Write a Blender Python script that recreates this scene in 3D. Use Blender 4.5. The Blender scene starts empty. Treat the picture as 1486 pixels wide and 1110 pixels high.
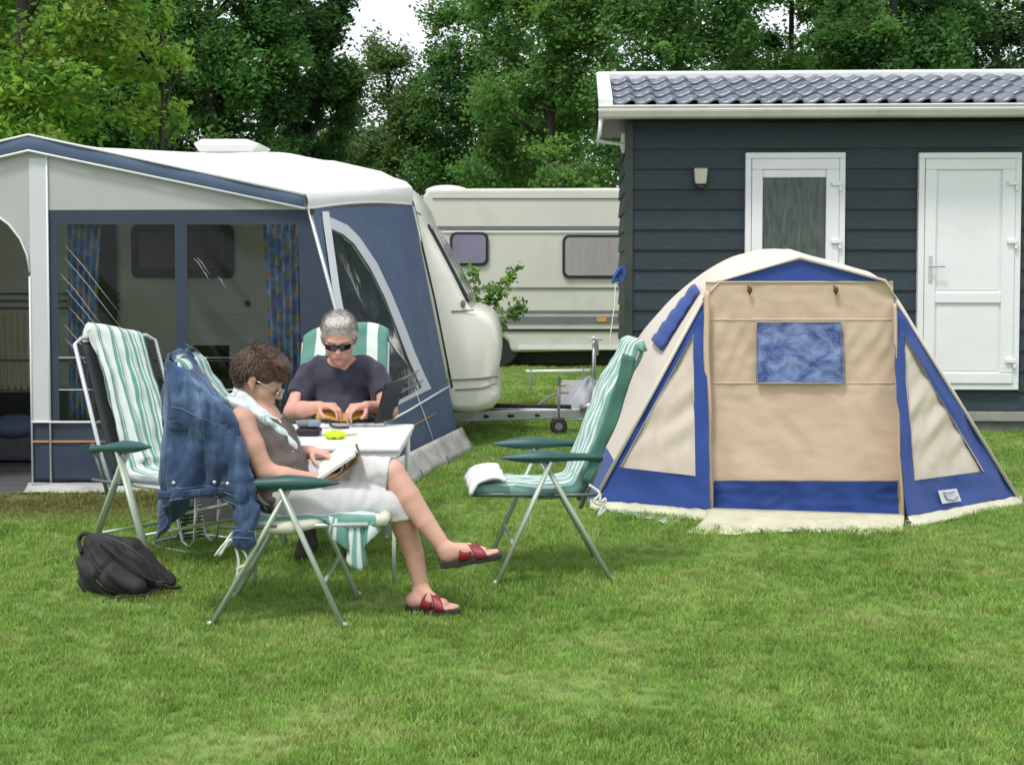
import bpy, math, random
import numpy as np
from mathutils import Vector, Matrix, noise as mnoise
R = math.radians
rng = np.random.default_rng(7)
random.seed(7)
scene = bpy.context.scene
COL = scene.collection

# ---------------------------------------------------------------- camera
CAMZ, FPX, PITCH, PPY = 1.55, 2000.0, R(2.4), 468.8
cam_d = bpy.data.cameras.new('camera'); cam = bpy.data.objects.new('camera', cam_d); COL.objects.link(cam)
cam.location = (0, 0, CAMZ); cam.rotation_euler = (R(90) - PITCH, 0, 0)
cam_d.sensor_width = 36; cam_d.lens = FPX / 1486 * 36; cam_d.shift_y = -(555 - PPY) / 1486
cam_d.clip_start = 0.05; cam_d.clip_end = 1000
scene.camera = cam
# ---------------------------------------------------------------- sky, sun, exposure
SUN_EL, SUN_AZ = 62, 215          # azimuth of the sun, degrees clockwise from +Y
world = bpy.data.worlds.new('World'); scene.world = world; world.use_nodes = True
nt = world.node_tree; nt.nodes.clear()
sky = nt.nodes.new('ShaderNodeTexSky'); sky.sky_type = 'NISHITA'; sky.sun_disc = False
sky.sun_elevation = R(SUN_EL); sky.sun_rotation = R(SUN_AZ); sky.dust_density = 3.0
mixn = nt.nodes.new('ShaderNodeMix'); mixn.data_type = 'RGBA'; mixn.inputs[0].default_value = 0.82
mixn.inputs[7].default_value = (8.6, 8.9, 9.4, 1)      # the closed cloud cover
bg = nt.nodes.new('ShaderNodeBackground'); bg.inputs[1].default_value = 0.09
wo = nt.nodes.new('ShaderNodeOutputWorld')
nt.links.new(sky.outputs[0], mixn.inputs[6]); nt.links.new(mixn.outputs[2], bg.inputs[0]); nt.links.new(bg.outputs[0], wo.inputs[0])
sun_d = bpy.data.lights.new('sun', 'SUN'); sun = bpy.data.objects.new('sun', sun_d); COL.objects.link(sun)
sun_d.energy = 1.5; sun_d.angle = R(10); sun_d.color = (1, 0.96, 0.9)
az, el = R(SUN_AZ), R(SUN_EL)
sv = Vector((math.sin(az) * math.cos(el), math.cos(az) * math.cos(el), math.sin(el)))
sun.rotation_euler = sv.to_track_quat('Z', 'Y').to_euler(); sun.location = (0, 0, 20)
vs = scene.view_settings; vs.view_transform = 'Standard'; vs.look = 'None'; vs.gamma = 1; vs.exposure = 0.65; vs.use_curve_mapping = False
scene.cycles.max_bounces = 8; scene.cycles.transparent_max_bounces = 16

# ---------------------------------------------------------------- pixel helpers (real places from the photograph's geometry)
def ray(px, py):
    u, v = (px - 743) / FPX, (PPY - py) / FPX
    return Vector((u, math.cos(PITCH) + v * math.sin(PITCH), -math.sin(PITCH) + v * math.cos(PITCH)))
def at(px, py, Y):
    r = ray(px, py); t = Y / r.y; return Vector((r.x * t, Y, CAMZ + r.z * t))
def proj(P):
    d = V3(P) - Vector((0, 0, CAMZ)); f = Vector((0, math.cos(PITCH), -math.sin(PITCH))); u = Vector((0, math.sin(PITCH), math.cos(PITCH))); z = d.dot(f)
    return 743 + FPX * d.x / z, PPY - FPX * d.dot(u) / z
V3 = Vector
def gnd(px, py, z=0.0):
    r = ray(px, py); t = (z - CAMZ) / r.z; return Vector((r.x * t, r.y * t, z))
def onplane(px, py, p0, n):
    r = ray(px, py); o = Vector((0, 0, CAMZ)); t = (p0 - o).dot(n) / r.dot(n); return o + r * t

# ---------------------------------------------------------------- materials
MATS = {}
def new_mat(name):
    m = bpy.data.materials.new(name); m.use_nodes = True; n = m.node_tree; n.nodes.clear()
    out = n.nodes.new('ShaderNodeOutputMaterial'); bs = n.nodes.new('ShaderNodeBsdfPrincipled')
    n.links.new(bs.outputs[0], out.inputs[0]); MATS[name] = m
    return m, n, bs, out
def N(n, t, **kw):
    x = n.nodes.new(t)
    for k, v in kw.items(): setattr(x, k, v)
    return x
def noise_(n, scale, detail=4, vec=None, dist=0.0, rough=.6):
    x = N(n, 'ShaderNodeTexNoise'); x.inputs['Scale'].default_value = scale; x.inputs['Detail'].default_value = detail
    x.inputs['Distortion'].default_value = dist; x.inputs['Roughness'].default_value = rough
    if vec is not None: n.links.new(vec, x.inputs['Vector'])
    return x
def ramp_(n, fac, stops):
    r = N(n, 'ShaderNodeValToRGB'); e = r.color_ramp.elements
    while len(e) < len(stops): e.new(0.5)
    for i, (p, c) in enumerate(stops):
        e[i].position = p; e[i].color = (*c, 1)
    n.links.new(fac, r.inputs[0]); return r.outputs[0]
def mixc(n, fac, a, b, mode='MIX'):
    x = N(n, 'ShaderNodeMix', data_type='RGBA', blend_type=mode)
    for s, v in ((0, fac), (6, a), (7, b)):
        if isinstance(v, (int, float)): x.inputs[s].default_value = v
        elif isinstance(v, tuple): x.inputs[s].default_value = (*v, 1)
        else: n.links.new(v, x.inputs[s])
    return x.outputs[2]
def math_(n, op, a, b=None, c=None):
    x = N(n, 'ShaderNodeMath', operation=op)
    for i, v in enumerate((a, b, c)):
        if v is None: continue
        if isinstance(v, (int, float)): x.inputs[i].default_value = v
        else: n.links.new(v, x.inputs[i])
    return x.outputs[0]
def coords(n, kind='Object', scale=(1, 1, 1)):
    t = N(n, 'ShaderNodeTexCoord'); mp = N(n, 'ShaderNodeMapping'); mp.inputs['Scale'].default_value = scale
    n.links.new(t.outputs[kind], mp.inputs[0]); return mp.outputs[0]
def bump_(n, bs, h, strength=.3, dist=.01, nrm=None):
    b = N(n, 'ShaderNodeBump'); b.inputs['Strength'].default_value = strength; b.inputs['Distance'].default_value = dist
    n.links.new(h, b.inputs['Height'])
    if nrm is not None: n.links.new(nrm, b.inputs['Normal'])
    n.links.new(b.outputs[0], bs.inputs['Normal']); return b.outputs[0]
def M(name, col, rough=.6, var=.12, scale=6, bump=0.0, bscale=60, metal=0.0, rnd=0.0, stretch=(1, 1, 1), spec=.5, trans=0.0, dirt=None, sheen=0.0, bdist=.004):
    if name in MATS: return MATS[name]
    m, n, bs, out = new_mat(name)
    v = coords(n, 'Object', stretch)
    nz = noise_(n, scale, 5, v)
    dark = tuple(c * (1 - var) for c in col); lite = tuple(min(1, c * (1 + var)) for c in col)
    c = ramp_(n, nz.outputs[0], [(.3, dark), (.7, lite)])
    if rnd:
        oi = N(n, 'ShaderNodeObjectInfo'); hv = N(n, 'ShaderNodeHueSaturation'); n.links.new(c, hv.inputs['Color'])
        n.links.new(math_(n, 'MULTIPLY_ADD', oi.outputs['Random'], rnd, 1 - rnd / 2), hv.inputs['Value']); c = hv.outputs[0]
    if dirt:
        dn = noise_(n, dirt[1], 6, v, .5); f = ramp_(n, dn.outputs[0], [(.5, (0, 0, 0)), (.75, (1, 1, 1))])
        c = mixc(n, math_(n, 'MULTIPLY', f, dirt[2]), c, dirt[0])
    n.links.new(c, bs.inputs['Base Color']); bs.inputs['Roughness'].default_value = rough; bs.inputs['Metallic'].default_value = metal
    bs.inputs['Specular IOR Level'].default_value = spec
    if sheen: bs.inputs['Sheen Weight'].default_value = sheen
    if bump:
        bn = noise_(n, bscale, 4, v); bump_(n, bs, bn.outputs[0], bump, bdist)
    if trans:
        tr = N(n, 'ShaderNodeBsdfTranslucent'); n.links.new(c, tr.inputs[0]); mx = N(n, 'ShaderNodeMixShader'); mx.inputs[0].default_value = trans
        n.links.new(bs.outputs[0], mx.inputs[1]); n.links.new(tr.outputs[0], mx.inputs[2]); n.links.new(mx.outputs[0], out.inputs[0])
    return m

M('white_plastic', (.78, .79, .80), .35, .03, 3, dirt=((.5, .5, .47), 3, .18))
M('upvc_white', (.80, .81, .83), .3, .03, 2, dirt=((.60, .60, .57), 3, .22))
M('caravan_cream', (.70, .70, .61), .32, .05, 1.5, dirt=((.45, .45, .36), 2.2, .3))
M('caravan_old_cream', (.62, .61, .55), .4, .05, .8, dirt=((.38, .38, .3), 1.3, .4))
M('roof_fabric_white', (.83, .83, .82), .55, .03, 1.2, .15, 90, trans=.04, dirt=((.55, .55, .52), 1.5, .15))
M('awning_grey_fabric', (.46, .47, .46), .75, .06, 2, .2, 120, trans=.05)
M('awning_white_fabric', (.66, .68, .72), .7, .05, 2, .2, 120, trans=.1)
M('awning_navy', (.032, .048, .080), .75, .10, 3, .3, 150, dirt=((.06, .075, .11), 4, .3))
M('awning_blue', (.080, .118, .200), .75, .08, 2, .3, 150, dirt=((.15, .19, .28), 4, .3))
M('piping_white', (.75, .76, .77), .6, .04)
M('orange_trim', (.62, .30, .10), .6, .1)
M('mud_flap_grey', (.42, .42, .40), .7, .2, 5, .5, 25, dirt=((.18, .17, .14), 7, .6))
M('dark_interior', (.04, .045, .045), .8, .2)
M('groundsheet', (.09, .095, .10), .85, .2, 10, .4, 60)
M('black_rubber', (.02, .02, .021), .6, .2, 20, .2)
M('black_plastic', (.022, .022, .025), .4, .1, 10)
M('grey_plastic', (.16, .17, .18), .5, .1, 10)
M('window_tint', (.10, .10, .13), .08, .1, 2)
M('window_black', (.012, .013, .014), .12, .1, 2)
M('lilac_glass', (.22, .20, .30), .12, .1, 2)
M('grey_curtain_glass', (.33, .31, .32), .25, .12, 3, stretch=(9, 1, 1))
M('galvanised', (.42, .44, .45), .45, .15, 12, .1, 60, metal=.7, dirt=((.2, .18, .15), 6, .4))
M('cladding', (.015, .032, .041), .55, .25, 5, .35, 14, rnd=.4, dirt=((.06, .075, .075), 2, .35), stretch=(1.2, 8, 14), bdist=.006)
M('corner_trim', (.040, .052, .050), .55, .15, 5)
M('gutter_white', (.62, .60, .56), .4, .06, 3, dirt=((.35, .35, .3), 4, .5))
M('verge_white', (.70, .73, .74), .35, .05, 3, dirt=((.4, .45, .4), 3, .3))
M('roof_tile', (.066, .084, .125), .29, .2, 7, .15, 40, rnd=.4, spec=1.0, dirt=((.12, .13, .13), 9, .3))
M('concrete', (.30, .29, .27), .85, .2, 6, .6, 40, dirt=((.14, .15, .11), 3, .5))
M('plinth_dark', (.12, .125, .12), .85, .25, 8, .6, 40)
M('tent_blue', (.022, .068, .31), .65, .10, 3, .35, 30, sheen=.2, trans=.08)
M('tent_beige', (.72, .55, .40), .75, .05, 2, .3, 26, trans=.15, dirt=((.5, .38, .27), 5, .3))
M('tent_cream', (.76, .69, .60), .7, .05, 2, .3, 20, trans=.12)
M('tent_mudflap', (.58, .57, .42), .6, .12, 6, .5, 30, dirt=((.32, .33, .2), 10, .5))
M('silver_ground', (.5, .52, .52), .4, .2, 12, .6, 30, metal=.2)
M('sage_metal', (.42, .50, .40), .38, .06, 10, metal=.25)
M('silver_tube', (.55, .57, .58), .3, .06, 10, metal=.6)
M('dark_tube', (.12, .15, .14), .4, .1, 10, metal=.3)
M('armrest_green', (.020, .085, .075), .45, .1, 14, .1, 90)
M('lacing_black', (.03, .03, .032), .7, .2, 20)
M('seat_canvas', (.20, .23, .21), .85, .15, 20, .4, 200)
M('cushion_cream', (.66, .65, .53), .85, .08, 8, .5, 90)
M('cord_white', (.70, .70, .62), .8, .1)
M('table_white', (.80, .80, .79), .4, .03, 5, dirt=((.6, .6, .56), 5, .3))
M('skin_woman', (.61, .355, .270), .5, .10, 9, .25, 160, spec=.4, dirt=((.60, .24, .17), 11, .45))
M('skin_man', (.62, .335, .26), .5, .10, 9, .25, 160, spec=.4, dirt=((.60, .22, .16), 10, .5))
M('brown_knit', (.135, .108, .098), .9, .1, 12, .5, 160)
M('white_cotton', (.60, .59, .60), .85, .05, 7, .5, 45)
M('navy_knit', (.036, .036, .058), .9, .12, 10, .4, 120, sheen=.1)
M('khaki', (.36, .36, .29), .9, .1, 10, .4, 80)
M('red_leather', (.22, .010, .022), .45, .15, 30, .3, 120)
M('sole_dark', (.03, .022, .022), .7, .2, 20)
M('zip_grey', (.05, .05, .055), .5, .1)
M('denim_seam', (.12, .16, .25), .8, .2, 60)
M('backpack_black', (.020, .019, .021), .75, .25, 6, .5, 70)
M('strap_black', (.012, .012, .013), .7, .2, 30, .4, 160)
M('paper', (.80, .79, .74), .8, .03, 10)
M('book_cover', (.16, .12, .06), .5, .4, 14)
M('ochre_paper', (.52, .30, .04), .6, .25, 25)
M('laptop_black', (.010, .010, .012), .35, .1)
M('laptop_silver', (.40, .40, .42), .35, .05, metal=.5)
M('lime_cloth', (.55, .75, .02), .6, .15, 20)
M('blue_grey', (.20, .24, .33), .5, .15, 14)
M('silver_frame', (.6, .6, .62), .25, .03, metal=.9)
M('bark', (.05, .045, .036), .9, .3, 8, 1.0, 20, stretch=(1, 1, .25), bdist=.03)
M('lamp_cream', (.52, .50, .42), .5, .1)
M('blue_cord', (.03, .10, .35), .7, .2)
M('tarp_grey', (.38, .41, .46), .5, .1, 6, .4, 20)
M('crate_grey', (.085, .085, .088), .7, .12, 8)
M('pink', (.75, .25, .35), .5, .1)
M('heater_beige', (.52, .50, .33), .6, .08, 6)
M('brown_cloth', (.12, .05, .035), .8, .2)
M('cushion_green', (.060, .165, .130), .85, .15, 10, .5, 90)

def mat_film(name, tint, haze=.06, gloss=.25, ss=(3, 1, 14), rot=R(38), bs_=.8, fres=1.0):
    m, n, bs, out = new_mat(name)
    n.nodes.remove(bs)
    t = N(n, 'ShaderNodeTexCoord'); mp = N(n, 'ShaderNodeMapping'); mp.inputs['Rotation'].default_value = (0, rot, 0)
    mp2 = N(n, 'ShaderNodeMapping'); mp2.inputs['Scale'].default_value = ss
    n.links.new(t.outputs['Object'], mp.inputs[0]); n.links.new(mp.outputs[0], mp2.inputs[0])
    nz = noise_(n, 1.6, 3, mp2.outputs[0], .8)
    b = N(n, 'ShaderNodeBump'); b.inputs['Strength'].default_value = bs_; b.inputs['Distance'].default_value = .03; n.links.new(nz.outputs[0], b.inputs['Height'])
    tr = N(n, 'ShaderNodeBsdfTransparent'); tr.inputs[0].default_value = (*tint, 1)
    g = N(n, 'ShaderNodeBsdfGlossy'); g.inputs['Roughness'].default_value = .12; n.links.new(b.outputs[0], g.inputs['Normal'])
    d = N(n, 'ShaderNodeBsdfDiffuse'); d.inputs[0].default_value = (.55, .56, .55, 1)
    fr = N(n, 'ShaderNodeFresnel'); fr.inputs[0].default_value = 1.45; n.links.new(b.outputs[0], fr.inputs['Normal'])
    m1 = N(n, 'ShaderNodeMixShader'); m1.inputs[0].default_value = haze
    n.links.new(tr.outputs[0], m1.inputs[1]); n.links.new(d.outputs[0], m1.inputs[2])
    m2 = N(n, 'ShaderNodeMixShader'); n.links.new(math_(n, 'MULTIPLY_ADD', fr.outputs[0], fres, gloss * .02), m2.inputs[0])
    n.links.new(m1.outputs[0], m2.inputs[1]); n.links.new(g.outputs[0], m2.inputs[2]); n.links.new(m2.outputs[0], out.inputs[0])
    return m
mat_film('clear_film', (.60, .64, .62), .006, bs_=.02, fres=.55)
mat_film('clear_film_side', (.45, .48, .50), .03, bs_=.22, ss=(7, 1, 1.2), rot=R(12))
mat_film('smoked_lens', (.02, .02, .02), .0)

def mat_stripes(name, period=.115, gr=(.055, .22, .17), gr2=(.12, .32, .27), wh=(.70, .74, .70), axis=1, off=0.0, thin=True):
    m, n, bs, out = new_mat(name)
    t = N(n, 'ShaderNodeTexCoord'); sp = N(n, 'ShaderNodeSeparateXYZ')
    w = noise_(n, 3, 2, t.outputs['Object'])
    n.links.new(t.outputs['UV'], sp.inputs[0])
    a = math_(n, 'ADD', sp.outputs[axis], math_(n, 'MULTIPLY_ADD', w.outputs[0], .012, off))
    fr = math_(n, 'FRACT', math_(n, 'DIVIDE', a, period))
    c = ramp_(n, fr, [(0, gr), (.36, gr), (.40, wh), (.58, wh), (.62, gr2), (.70, gr2), (.73, wh), (.80, wh), (.84, gr)] if thin else [(0, gr), (.56, gr), (.60, wh), (.96, wh)])
    nz = noise_(n, 90, 3, t.outputs['Object']); nz2 = noise_(n, 5, 3, t.outputs['Object'])
    c = mixc(n, math_(n, 'MULTIPLY', nz2.outputs[0], .35), c, (.30, .42, .38))
    n.links.new(c, bs.inputs['Base Color']); bs.inputs['Roughness'].default_value = .9; bs.inputs['Sheen Weight'].default_value = .2
    bump_(n, bs, nz.outputs[0], .6, .004)
    return m
mat_stripes('stripes_cushion', .115)
mat_stripes('stripes_lounger', .085, gr=(.12, .33, .27), gr2=(.34, .52, .47), wh=(.76, .80, .77))
mat_stripes('stripes_towel', .072, gr=(.74, .78, .75), gr2=(.60, .71, .67), wh=(.10, .30, .23))
mat_stripes('stripes_pale', .075, gr=(.17, .38, .32), gr2=(.45, .60, .57), wh=(.78, .82, .80))
mat_stripes('stripes_wide', .15, thin=False)

def mat_curtain():
    m, n, bs, out = new_mat('curtain_print')
    t = N(n, 'ShaderNodeTexCoord'); sp = N(n, 'ShaderNodeSeparateXYZ'); n.links.new(t.outputs['UV'], sp.inputs[0])
    fx = math_(n, 'FRACT', math_(n, 'DIVIDE', sp.outputs[0], .16))
    rowi = math_(n, 'FLOOR', math_(n, 'DIVIDE', sp.outputs[0], .16))
    fz = math_(n, 'FRACT', math_(n, 'ADD', math_(n, 'DIVIDE', sp.outputs[1], .19), math_(n, 'MULTIPLY', rowi, .5)))
    sq = math_(n, 'MULTIPLY', math_(n, 'LESS_THAN', fx, .42), math_(n, 'LESS_THAN', fz, .3))
    nz = noise_(n, 9, 3, t.outputs['UV'])
    base = ramp_(n, nz.outputs[0], [(.35, (.08, .16, .38)), (.5, (.16, .28, .52)), (.65, (.42, .56, .66))])
    n.links.new(mixc(n, sq, base, (.55, .34, .10)), bs.inputs['Base Color']); bs.inputs['Roughness'].default_value = .9
    return m
mat_curtain()

def mat_denim():
    m, n, bs, out = new_mat('denim')
    t = N(n, 'ShaderNodeTexCoord')
    nz = noise_(n, 2.0, 3, t.outputs['Object'], .2); mp = N(n, 'ShaderNodeMapping'); mp.inputs['Scale'].default_value = (14, 14, 3); n.links.new(t.outputs['Object'], mp.inputs[0])
    n2 = noise_(n, 1, 4, mp.outputs[0]); f = math_(n, 'ADD', math_(n, 'MULTIPLY', nz.outputs[0], .55), math_(n, 'MULTIPLY', n2.outputs[0], .45))
    c = ramp_(n, f, [(.36, (.012, .028, .075)), (.52, (.034, .070, .155)), (.66, (.14, .23, .37))])
    n.links.new(c, bs.inputs['Base Color']); bs.inputs['Roughness'].default_value = .9; bs.inputs['Sheen Weight'].default_value = .15
    w = noise_(n, 240, 2, t.outputs['Object']); bump_(n, bs, w.outputs[0], .5, .003)
    return m
mat_denim()

def mat_crinkle(name, c1, c2, rough=.2, sc=9, bs_=.55, st=(1, 1, 1.8), ds=1.5):
    m, n, bs, out = new_mat(name)
    v = coords(n, 'Object', st); nz = noise_(n, sc, 5, v, ds)
    n.links.new(ramp_(n, nz.outputs[0], [(.35, c1), (.65, c2)]), bs.inputs['Base Color']); bs.inputs['Roughness'].default_value = rough
    bump_(n, bs, nz.outputs[0], bs_, .02)
    return m
mat_crinkle('tent_window_blue', (.045, .08, .27), (.22, .29, .52), .16, 11, .6, (1, 1, 1.2), .5)
mat_crinkle('tent_window_beige', (.62, .52, .42), (.69, .61, .52), .16, 4, .32, (1.6, 1, .9), .4)
M('pane_dark', (.030, .032, .035), .35, .2, 3)
mat_crinkle('frosted_glass', (.040, .055, .050), (.095, .12, .105), .3, 5, .12, (5, 1, 1.0), .3)

def mat_leaf(name, trans=.4):
    m, n, bs, out = new_mat(name)
    at_ = N(n, 'ShaderNodeAttribute', attribute_name='tint'); n.links.new(at_.outputs['Color'], bs.inputs['Base Color'])
    bs.inputs['Roughness'].default_value = .55; bs.inputs['Specular IOR Level'].default_value = .3
    tr = N(n, 'ShaderNodeBsdfTranslucent'); hv = N(n, 'ShaderNodeHueSaturation'); hv.inputs['Value'].default_value = 1.5; hv.inputs['Saturation'].default_value = 1.1
    n.links.new(at_.outputs['Color'], hv.inputs['Color']); n.links.new(hv.outputs[0], tr.inputs[0])
    mx = N(n, 'ShaderNodeMixShader'); mx.inputs[0].default_value = trans
    n.links.new(bs.outputs[0], mx.inputs[1]); n.links.new(tr.outputs[0], mx.inputs[2]); n.links.new(mx.outputs[0], out.inputs[0])
mat_leaf('leaf', .5)

def grass_color(n, instanced):
    g = N(n, 'ShaderNodeNewGeometry'); pos = g.outputs['Position']
    n1 = noise_(n, .9, 5, pos, .6); n2 = noise_(n, 5.5, 5, pos, .3); n3 = noise_(n, 2.1, 4, pos, 1.0)
    f = math_(n, 'ADD', math_(n, 'MULTIPLY', n1.outputs[0], .55), math_(n, 'MULTIPLY', n2.outputs[0], .45))
    c = ramp_(n, f, [(.36, (.175, .300, .052)), (.50, (.262, .412, .086)), (.64, (.375, .495, .145))])
    dry = ramp_(n, n3.outputs[0], [(.52, (0, 0, 0)), (.70, (1, 1, 1))])
    c = mixc(n, math_(n, 'MULTIPLY', dry, .45), c, (.47, .47, .20))
    sp = N(n, 'ShaderNodeSeparateXYZ'); n.links.new(pos, sp.inputs[0])     # worn strip along the awning
    d = math_(n, 'ABSOLUTE', math_(n, 'SUBTRACT', sp.outputs[1], 8.85)); w = math_(n, 'LESS_THAN', sp.outputs[0], -1.2)
    k = math_(n, 'MULTIPLY', w, math_(n, 'MULTIPLY', math_(n, 'SUBTRACT', 1.0, math_(n, 'MINIMUM', math_(n, 'DIVIDE', d, .75), 1.0)), n2.outputs[0]))
    c = mixc(n, math_(n, 'MINIMUM', math_(n, 'MULTIPLY', k, 1.9), .85), c, (.21, .165, .07))
    return c
m, n, bs, out = new_mat('lawn'); c = grass_color(n, False)
hv = N(n, 'ShaderNodeHueSaturation'); hv.inputs['Value'].default_value = .70; n.links.new(c, hv.inputs['Color']); n.links.new(hv.outputs[0], bs.inputs['Base Color'])
bs.inputs['Roughness'].default_value = .95; gz = noise_(n, 70, 4, N(n, 'ShaderNodeNewGeometry').outputs['Position']); bump_(n, bs, gz.outputs[0], .8, .03)
m, n, bs, out = new_mat('grass_blade'); c = grass_color(n, True)
oi = N(n, 'ShaderNodeObjectInfo'); hv = N(n, 'ShaderNodeHueSaturation'); n.links.new(c, hv.inputs['Color'])
n.links.new(math_(n, 'MULTIPLY_ADD', oi.outputs['Random'], .6, .75), hv.inputs['Value']); n.links.new(math_(n, 'MULTIPLY_ADD', oi.outputs['Random'], .03, .485), hv.inputs['Hue'])
n.links.new(hv.outputs[0], bs.inputs['Base Color']); bs.inputs['Roughness'].default_value = .6; bs.inputs['Specular IOR Level'].default_value = .3
tr = N(n, 'ShaderNodeBsdfTranslucent'); n.links.new(hv.outputs[0], tr.inputs[0]); mx = N(n, 'ShaderNodeMixShader'); mx.inputs[0].default_value = .35
n.links.new(bs.outputs[0], mx.inputs[1]); n.links.new(tr.outputs[0], mx.inputs[2]); n.links.new(mx.outputs[0], out.inputs[0])

# ---------------------------------------------------------------- objects
MW = {}
def mw(o): return MW.get(o.name, Matrix.Identity(4))
def tag(o, label=None, cat=None, group=None, kind=None):
    for k, v in (('label', label), ('category', cat), ('group', group), ('kind', kind)):
        if v: o[k] = v
    return o
def empty(name, loc, rz=0.0, label=None, cat=None, group=None):
    o = bpy.data.objects.new(name, None); COL.objects.link(o); o.location = loc; o.rotation_euler = (0, 0, rz); o.empty_display_size = .1
    MW[o.name] = Matrix.Translation(Vector(loc)) @ Matrix.Rotation(rz, 4, 'Z'); tag(o, label, cat, group); return o
def link(name, me, parent=None, loc=None, rz=0.0, scale=None):
    o = bpy.data.objects.new(name, me); COL.objects.link(o)
    if loc is not None: o.location = loc
    o.rotation_euler = (0, 0, rz)
    if scale: o.scale = scale
    if parent is not None:
        o.parent = parent; MW[o.name] = mw(parent) @ o.matrix_basis if loc is None and not scale and not rz else mw(parent) @ (Matrix.Translation(Vector(loc or (0, 0, 0))) @ Matrix.Rotation(rz, 4, 'Z'))
    else: MW[o.name] = Matrix.Translation(Vector(loc or (0, 0, 0))) @ Matrix.Rotation(rz, 4, 'Z')
    return o
def mesh_np(name, v, faces, mat, smooth=True):
    me = bpy.data.meshes.new(name); me.from_pydata(v.tolist() if hasattr(v, 'tolist') else v, [], faces.tolist() if hasattr(faces, 'tolist') else faces)
    if mat: me.materials.append(MATS[mat])
    if smooth: me.shade_smooth()
    me.update(); return me
def V(*a): return Vector(a[0]) if len(a) == 1 else Vector(a)
class B:
    """collects shapes, builds one mesh object; world=True: vertices are given in world space"""
    def __init__(s): s.v = []; s.f = []; s.uv = {}
    def add(s, vs, fs):
        o = len(s.v); s.v += [tuple(x) for x in vs]; s.f += [tuple(i + o for i in f) for f in fs]; return s
    def box(s, c, size, rot=None):
        c = V(c); h = V(size) / 2; vs = []
        for z in (-1, 1):
            for y in (-1, 1):
                for x in (-1, 1):
                    p = Vector((x * h.x, y * h.y, z * h.z)); p = rot @ p if rot else p; vs.append(c + p)
        return s.add(vs, [(0, 2, 3, 1), (4, 5, 7, 6), (0, 1, 5, 4), (2, 6, 7, 3), (0, 4, 6, 2), (1, 3, 7, 5)])
    def span(s, a, b):
        a, b = V(a), V(b); return s.box((a + b) / 2, [abs(x) for x in (b - a)])
    def prism(s, pts, d):
        """flat polygon pts (world points) thickened by vector d"""
        n = len(pts); d = V(d); vs = [V(p) for p in pts] + [V(p) + d for p in pts]
        return s.add(vs, [tuple(range(n))[::-1], tuple(range(n, 2 * n))] + [(i, (i + 1) % n, n + (i + 1) % n, n + i) for i in range(n)])
    def tube(s, pts, r=.01, n=8, flat=None, closed=False, up=None):
        pts = [V(p) for p in pts]; m = len(pts); rs = r if isinstance(r, (list, tuple)) else [r] * m
        o = len(s.v); ref = V(up) if up else None
        for i, p in enumerate(pts):
            if closed: t = pts[(i + 1) % m] - pts[i - 1]
            else: t = pts[min(i + 1, m - 1)] - pts[max(i - 1, 0)]
            t.normalize()
            if ref is None:
                ref = Vector((0, 0, 1)) if abs(t.z) < .9 else Vector((0, 1, 0))
            a = t.cross(ref)
            if a.length < 1e-4: a = t.orthogonal()
            a.normalize(); b = a.cross(t).normalized()
            if up is None: ref = b
            fx, fy = flat if flat else (1, 1)
            for k in range(n):
                q = 2 * math.pi * k / n; s.v.append(tuple(p + a * math.cos(q) * rs[i] * fx + b * math.sin(q) * rs[i] * fy))
        seg = m if closed else m - 1
        for i in range(seg):
            for k in range(n):
                a0, a1 = o + i * n + k, o + i * n + (k + 1) % n; j = (i + 1) % m; s.f.append((a0, a1, o + j * n + (k + 1) % n, o + j * n + k))
        if not closed: s.f.append(tuple(range(o, o + n))[::-1]); s.f.append(tuple(range(o + (m - 1) * n, o + m * n)))
        return s
    def ell(s, c, r, rot=None, nu=16, nv=10):
        c = V(c); vs = []
        for j in range(nv + 1):
            th = math.pi * j / nv
            for i in range(nu):
                ph = 2 * math.pi * i / nu; p = Vector((r[0] * math.sin(th) * math.cos(ph), r[1] * math.sin(th) * math.sin(ph), r[2] * math.cos(th)))
                vs.append(c + (rot @ p if rot else p))
        return s.add(vs, [(j * nu + i, (j + 1) * nu + i, (j + 1) * nu + (i + 1) % nu, j * nu + (i + 1) % nu) for j in range(nv) for i in range(nu)])
    def grid(s, fn, nu, nv, thick=0.0, uvs=None):
        """surface fn(u,v) in [0,1]^2; optional thickness along normal"""
        P = [[V(fn(i / nu, j / nv)) for i in range(nu + 1)] for j in range(nv + 1)]
        o = len(s.v)
        def idx(i, j): return j * (nu + 1) + i
        vs = [P[j][i] for j in range(nv + 1) for i in range(nu + 1)]
        fs = [(idx(i, j), idx(i + 1, j), idx(i + 1, j + 1), idx(i, j + 1)) for j in range(nv) for i in range(nu)]
        uv = [(i / nu, j / nv) for j in range(nv + 1) for i in range(nu + 1)]
        if thick:
            nn = []
            for j in range(nv + 1):
                for i in range(nu + 1):
                    du = P[j][min(i + 1, nu)] - P[j][max(i - 1, 0)]; dv = P[min(j + 1, nv)][i] - P[max(j - 1, 0)][i]
                    q = du.cross(dv); nn.append(q.normalized() if q.length > 1e-12 else Vector((0, 0, 1)))
            k = len(vs); vs += [p - q * thick for p, q in zip(vs[:k], nn)]; uv += uv
            fs += [tuple(x + k for x in f[::-1]) for f in fs]
            ring = [idx(i, 0) for i in range(nu)] + [idx(nu, j) for j in range(nv)] + [idx(i, nv) for i in range(nu, 0, -1)] + [idx(0, j) for j in range(nv, 0, -1)]
            fs += [(ring[(a + 1) % len(ring)], ring[a], ring[a] + k, ring[(a + 1) % len(ring)] + k) for a in range(len(ring))]
        for a, q in enumerate(uv): s.uv[o + a] = (q[0] * (uvs[0] if uvs else 1), q[1] * (uvs[1] if uvs else 1))
        return s.add(vs, fs)
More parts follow.
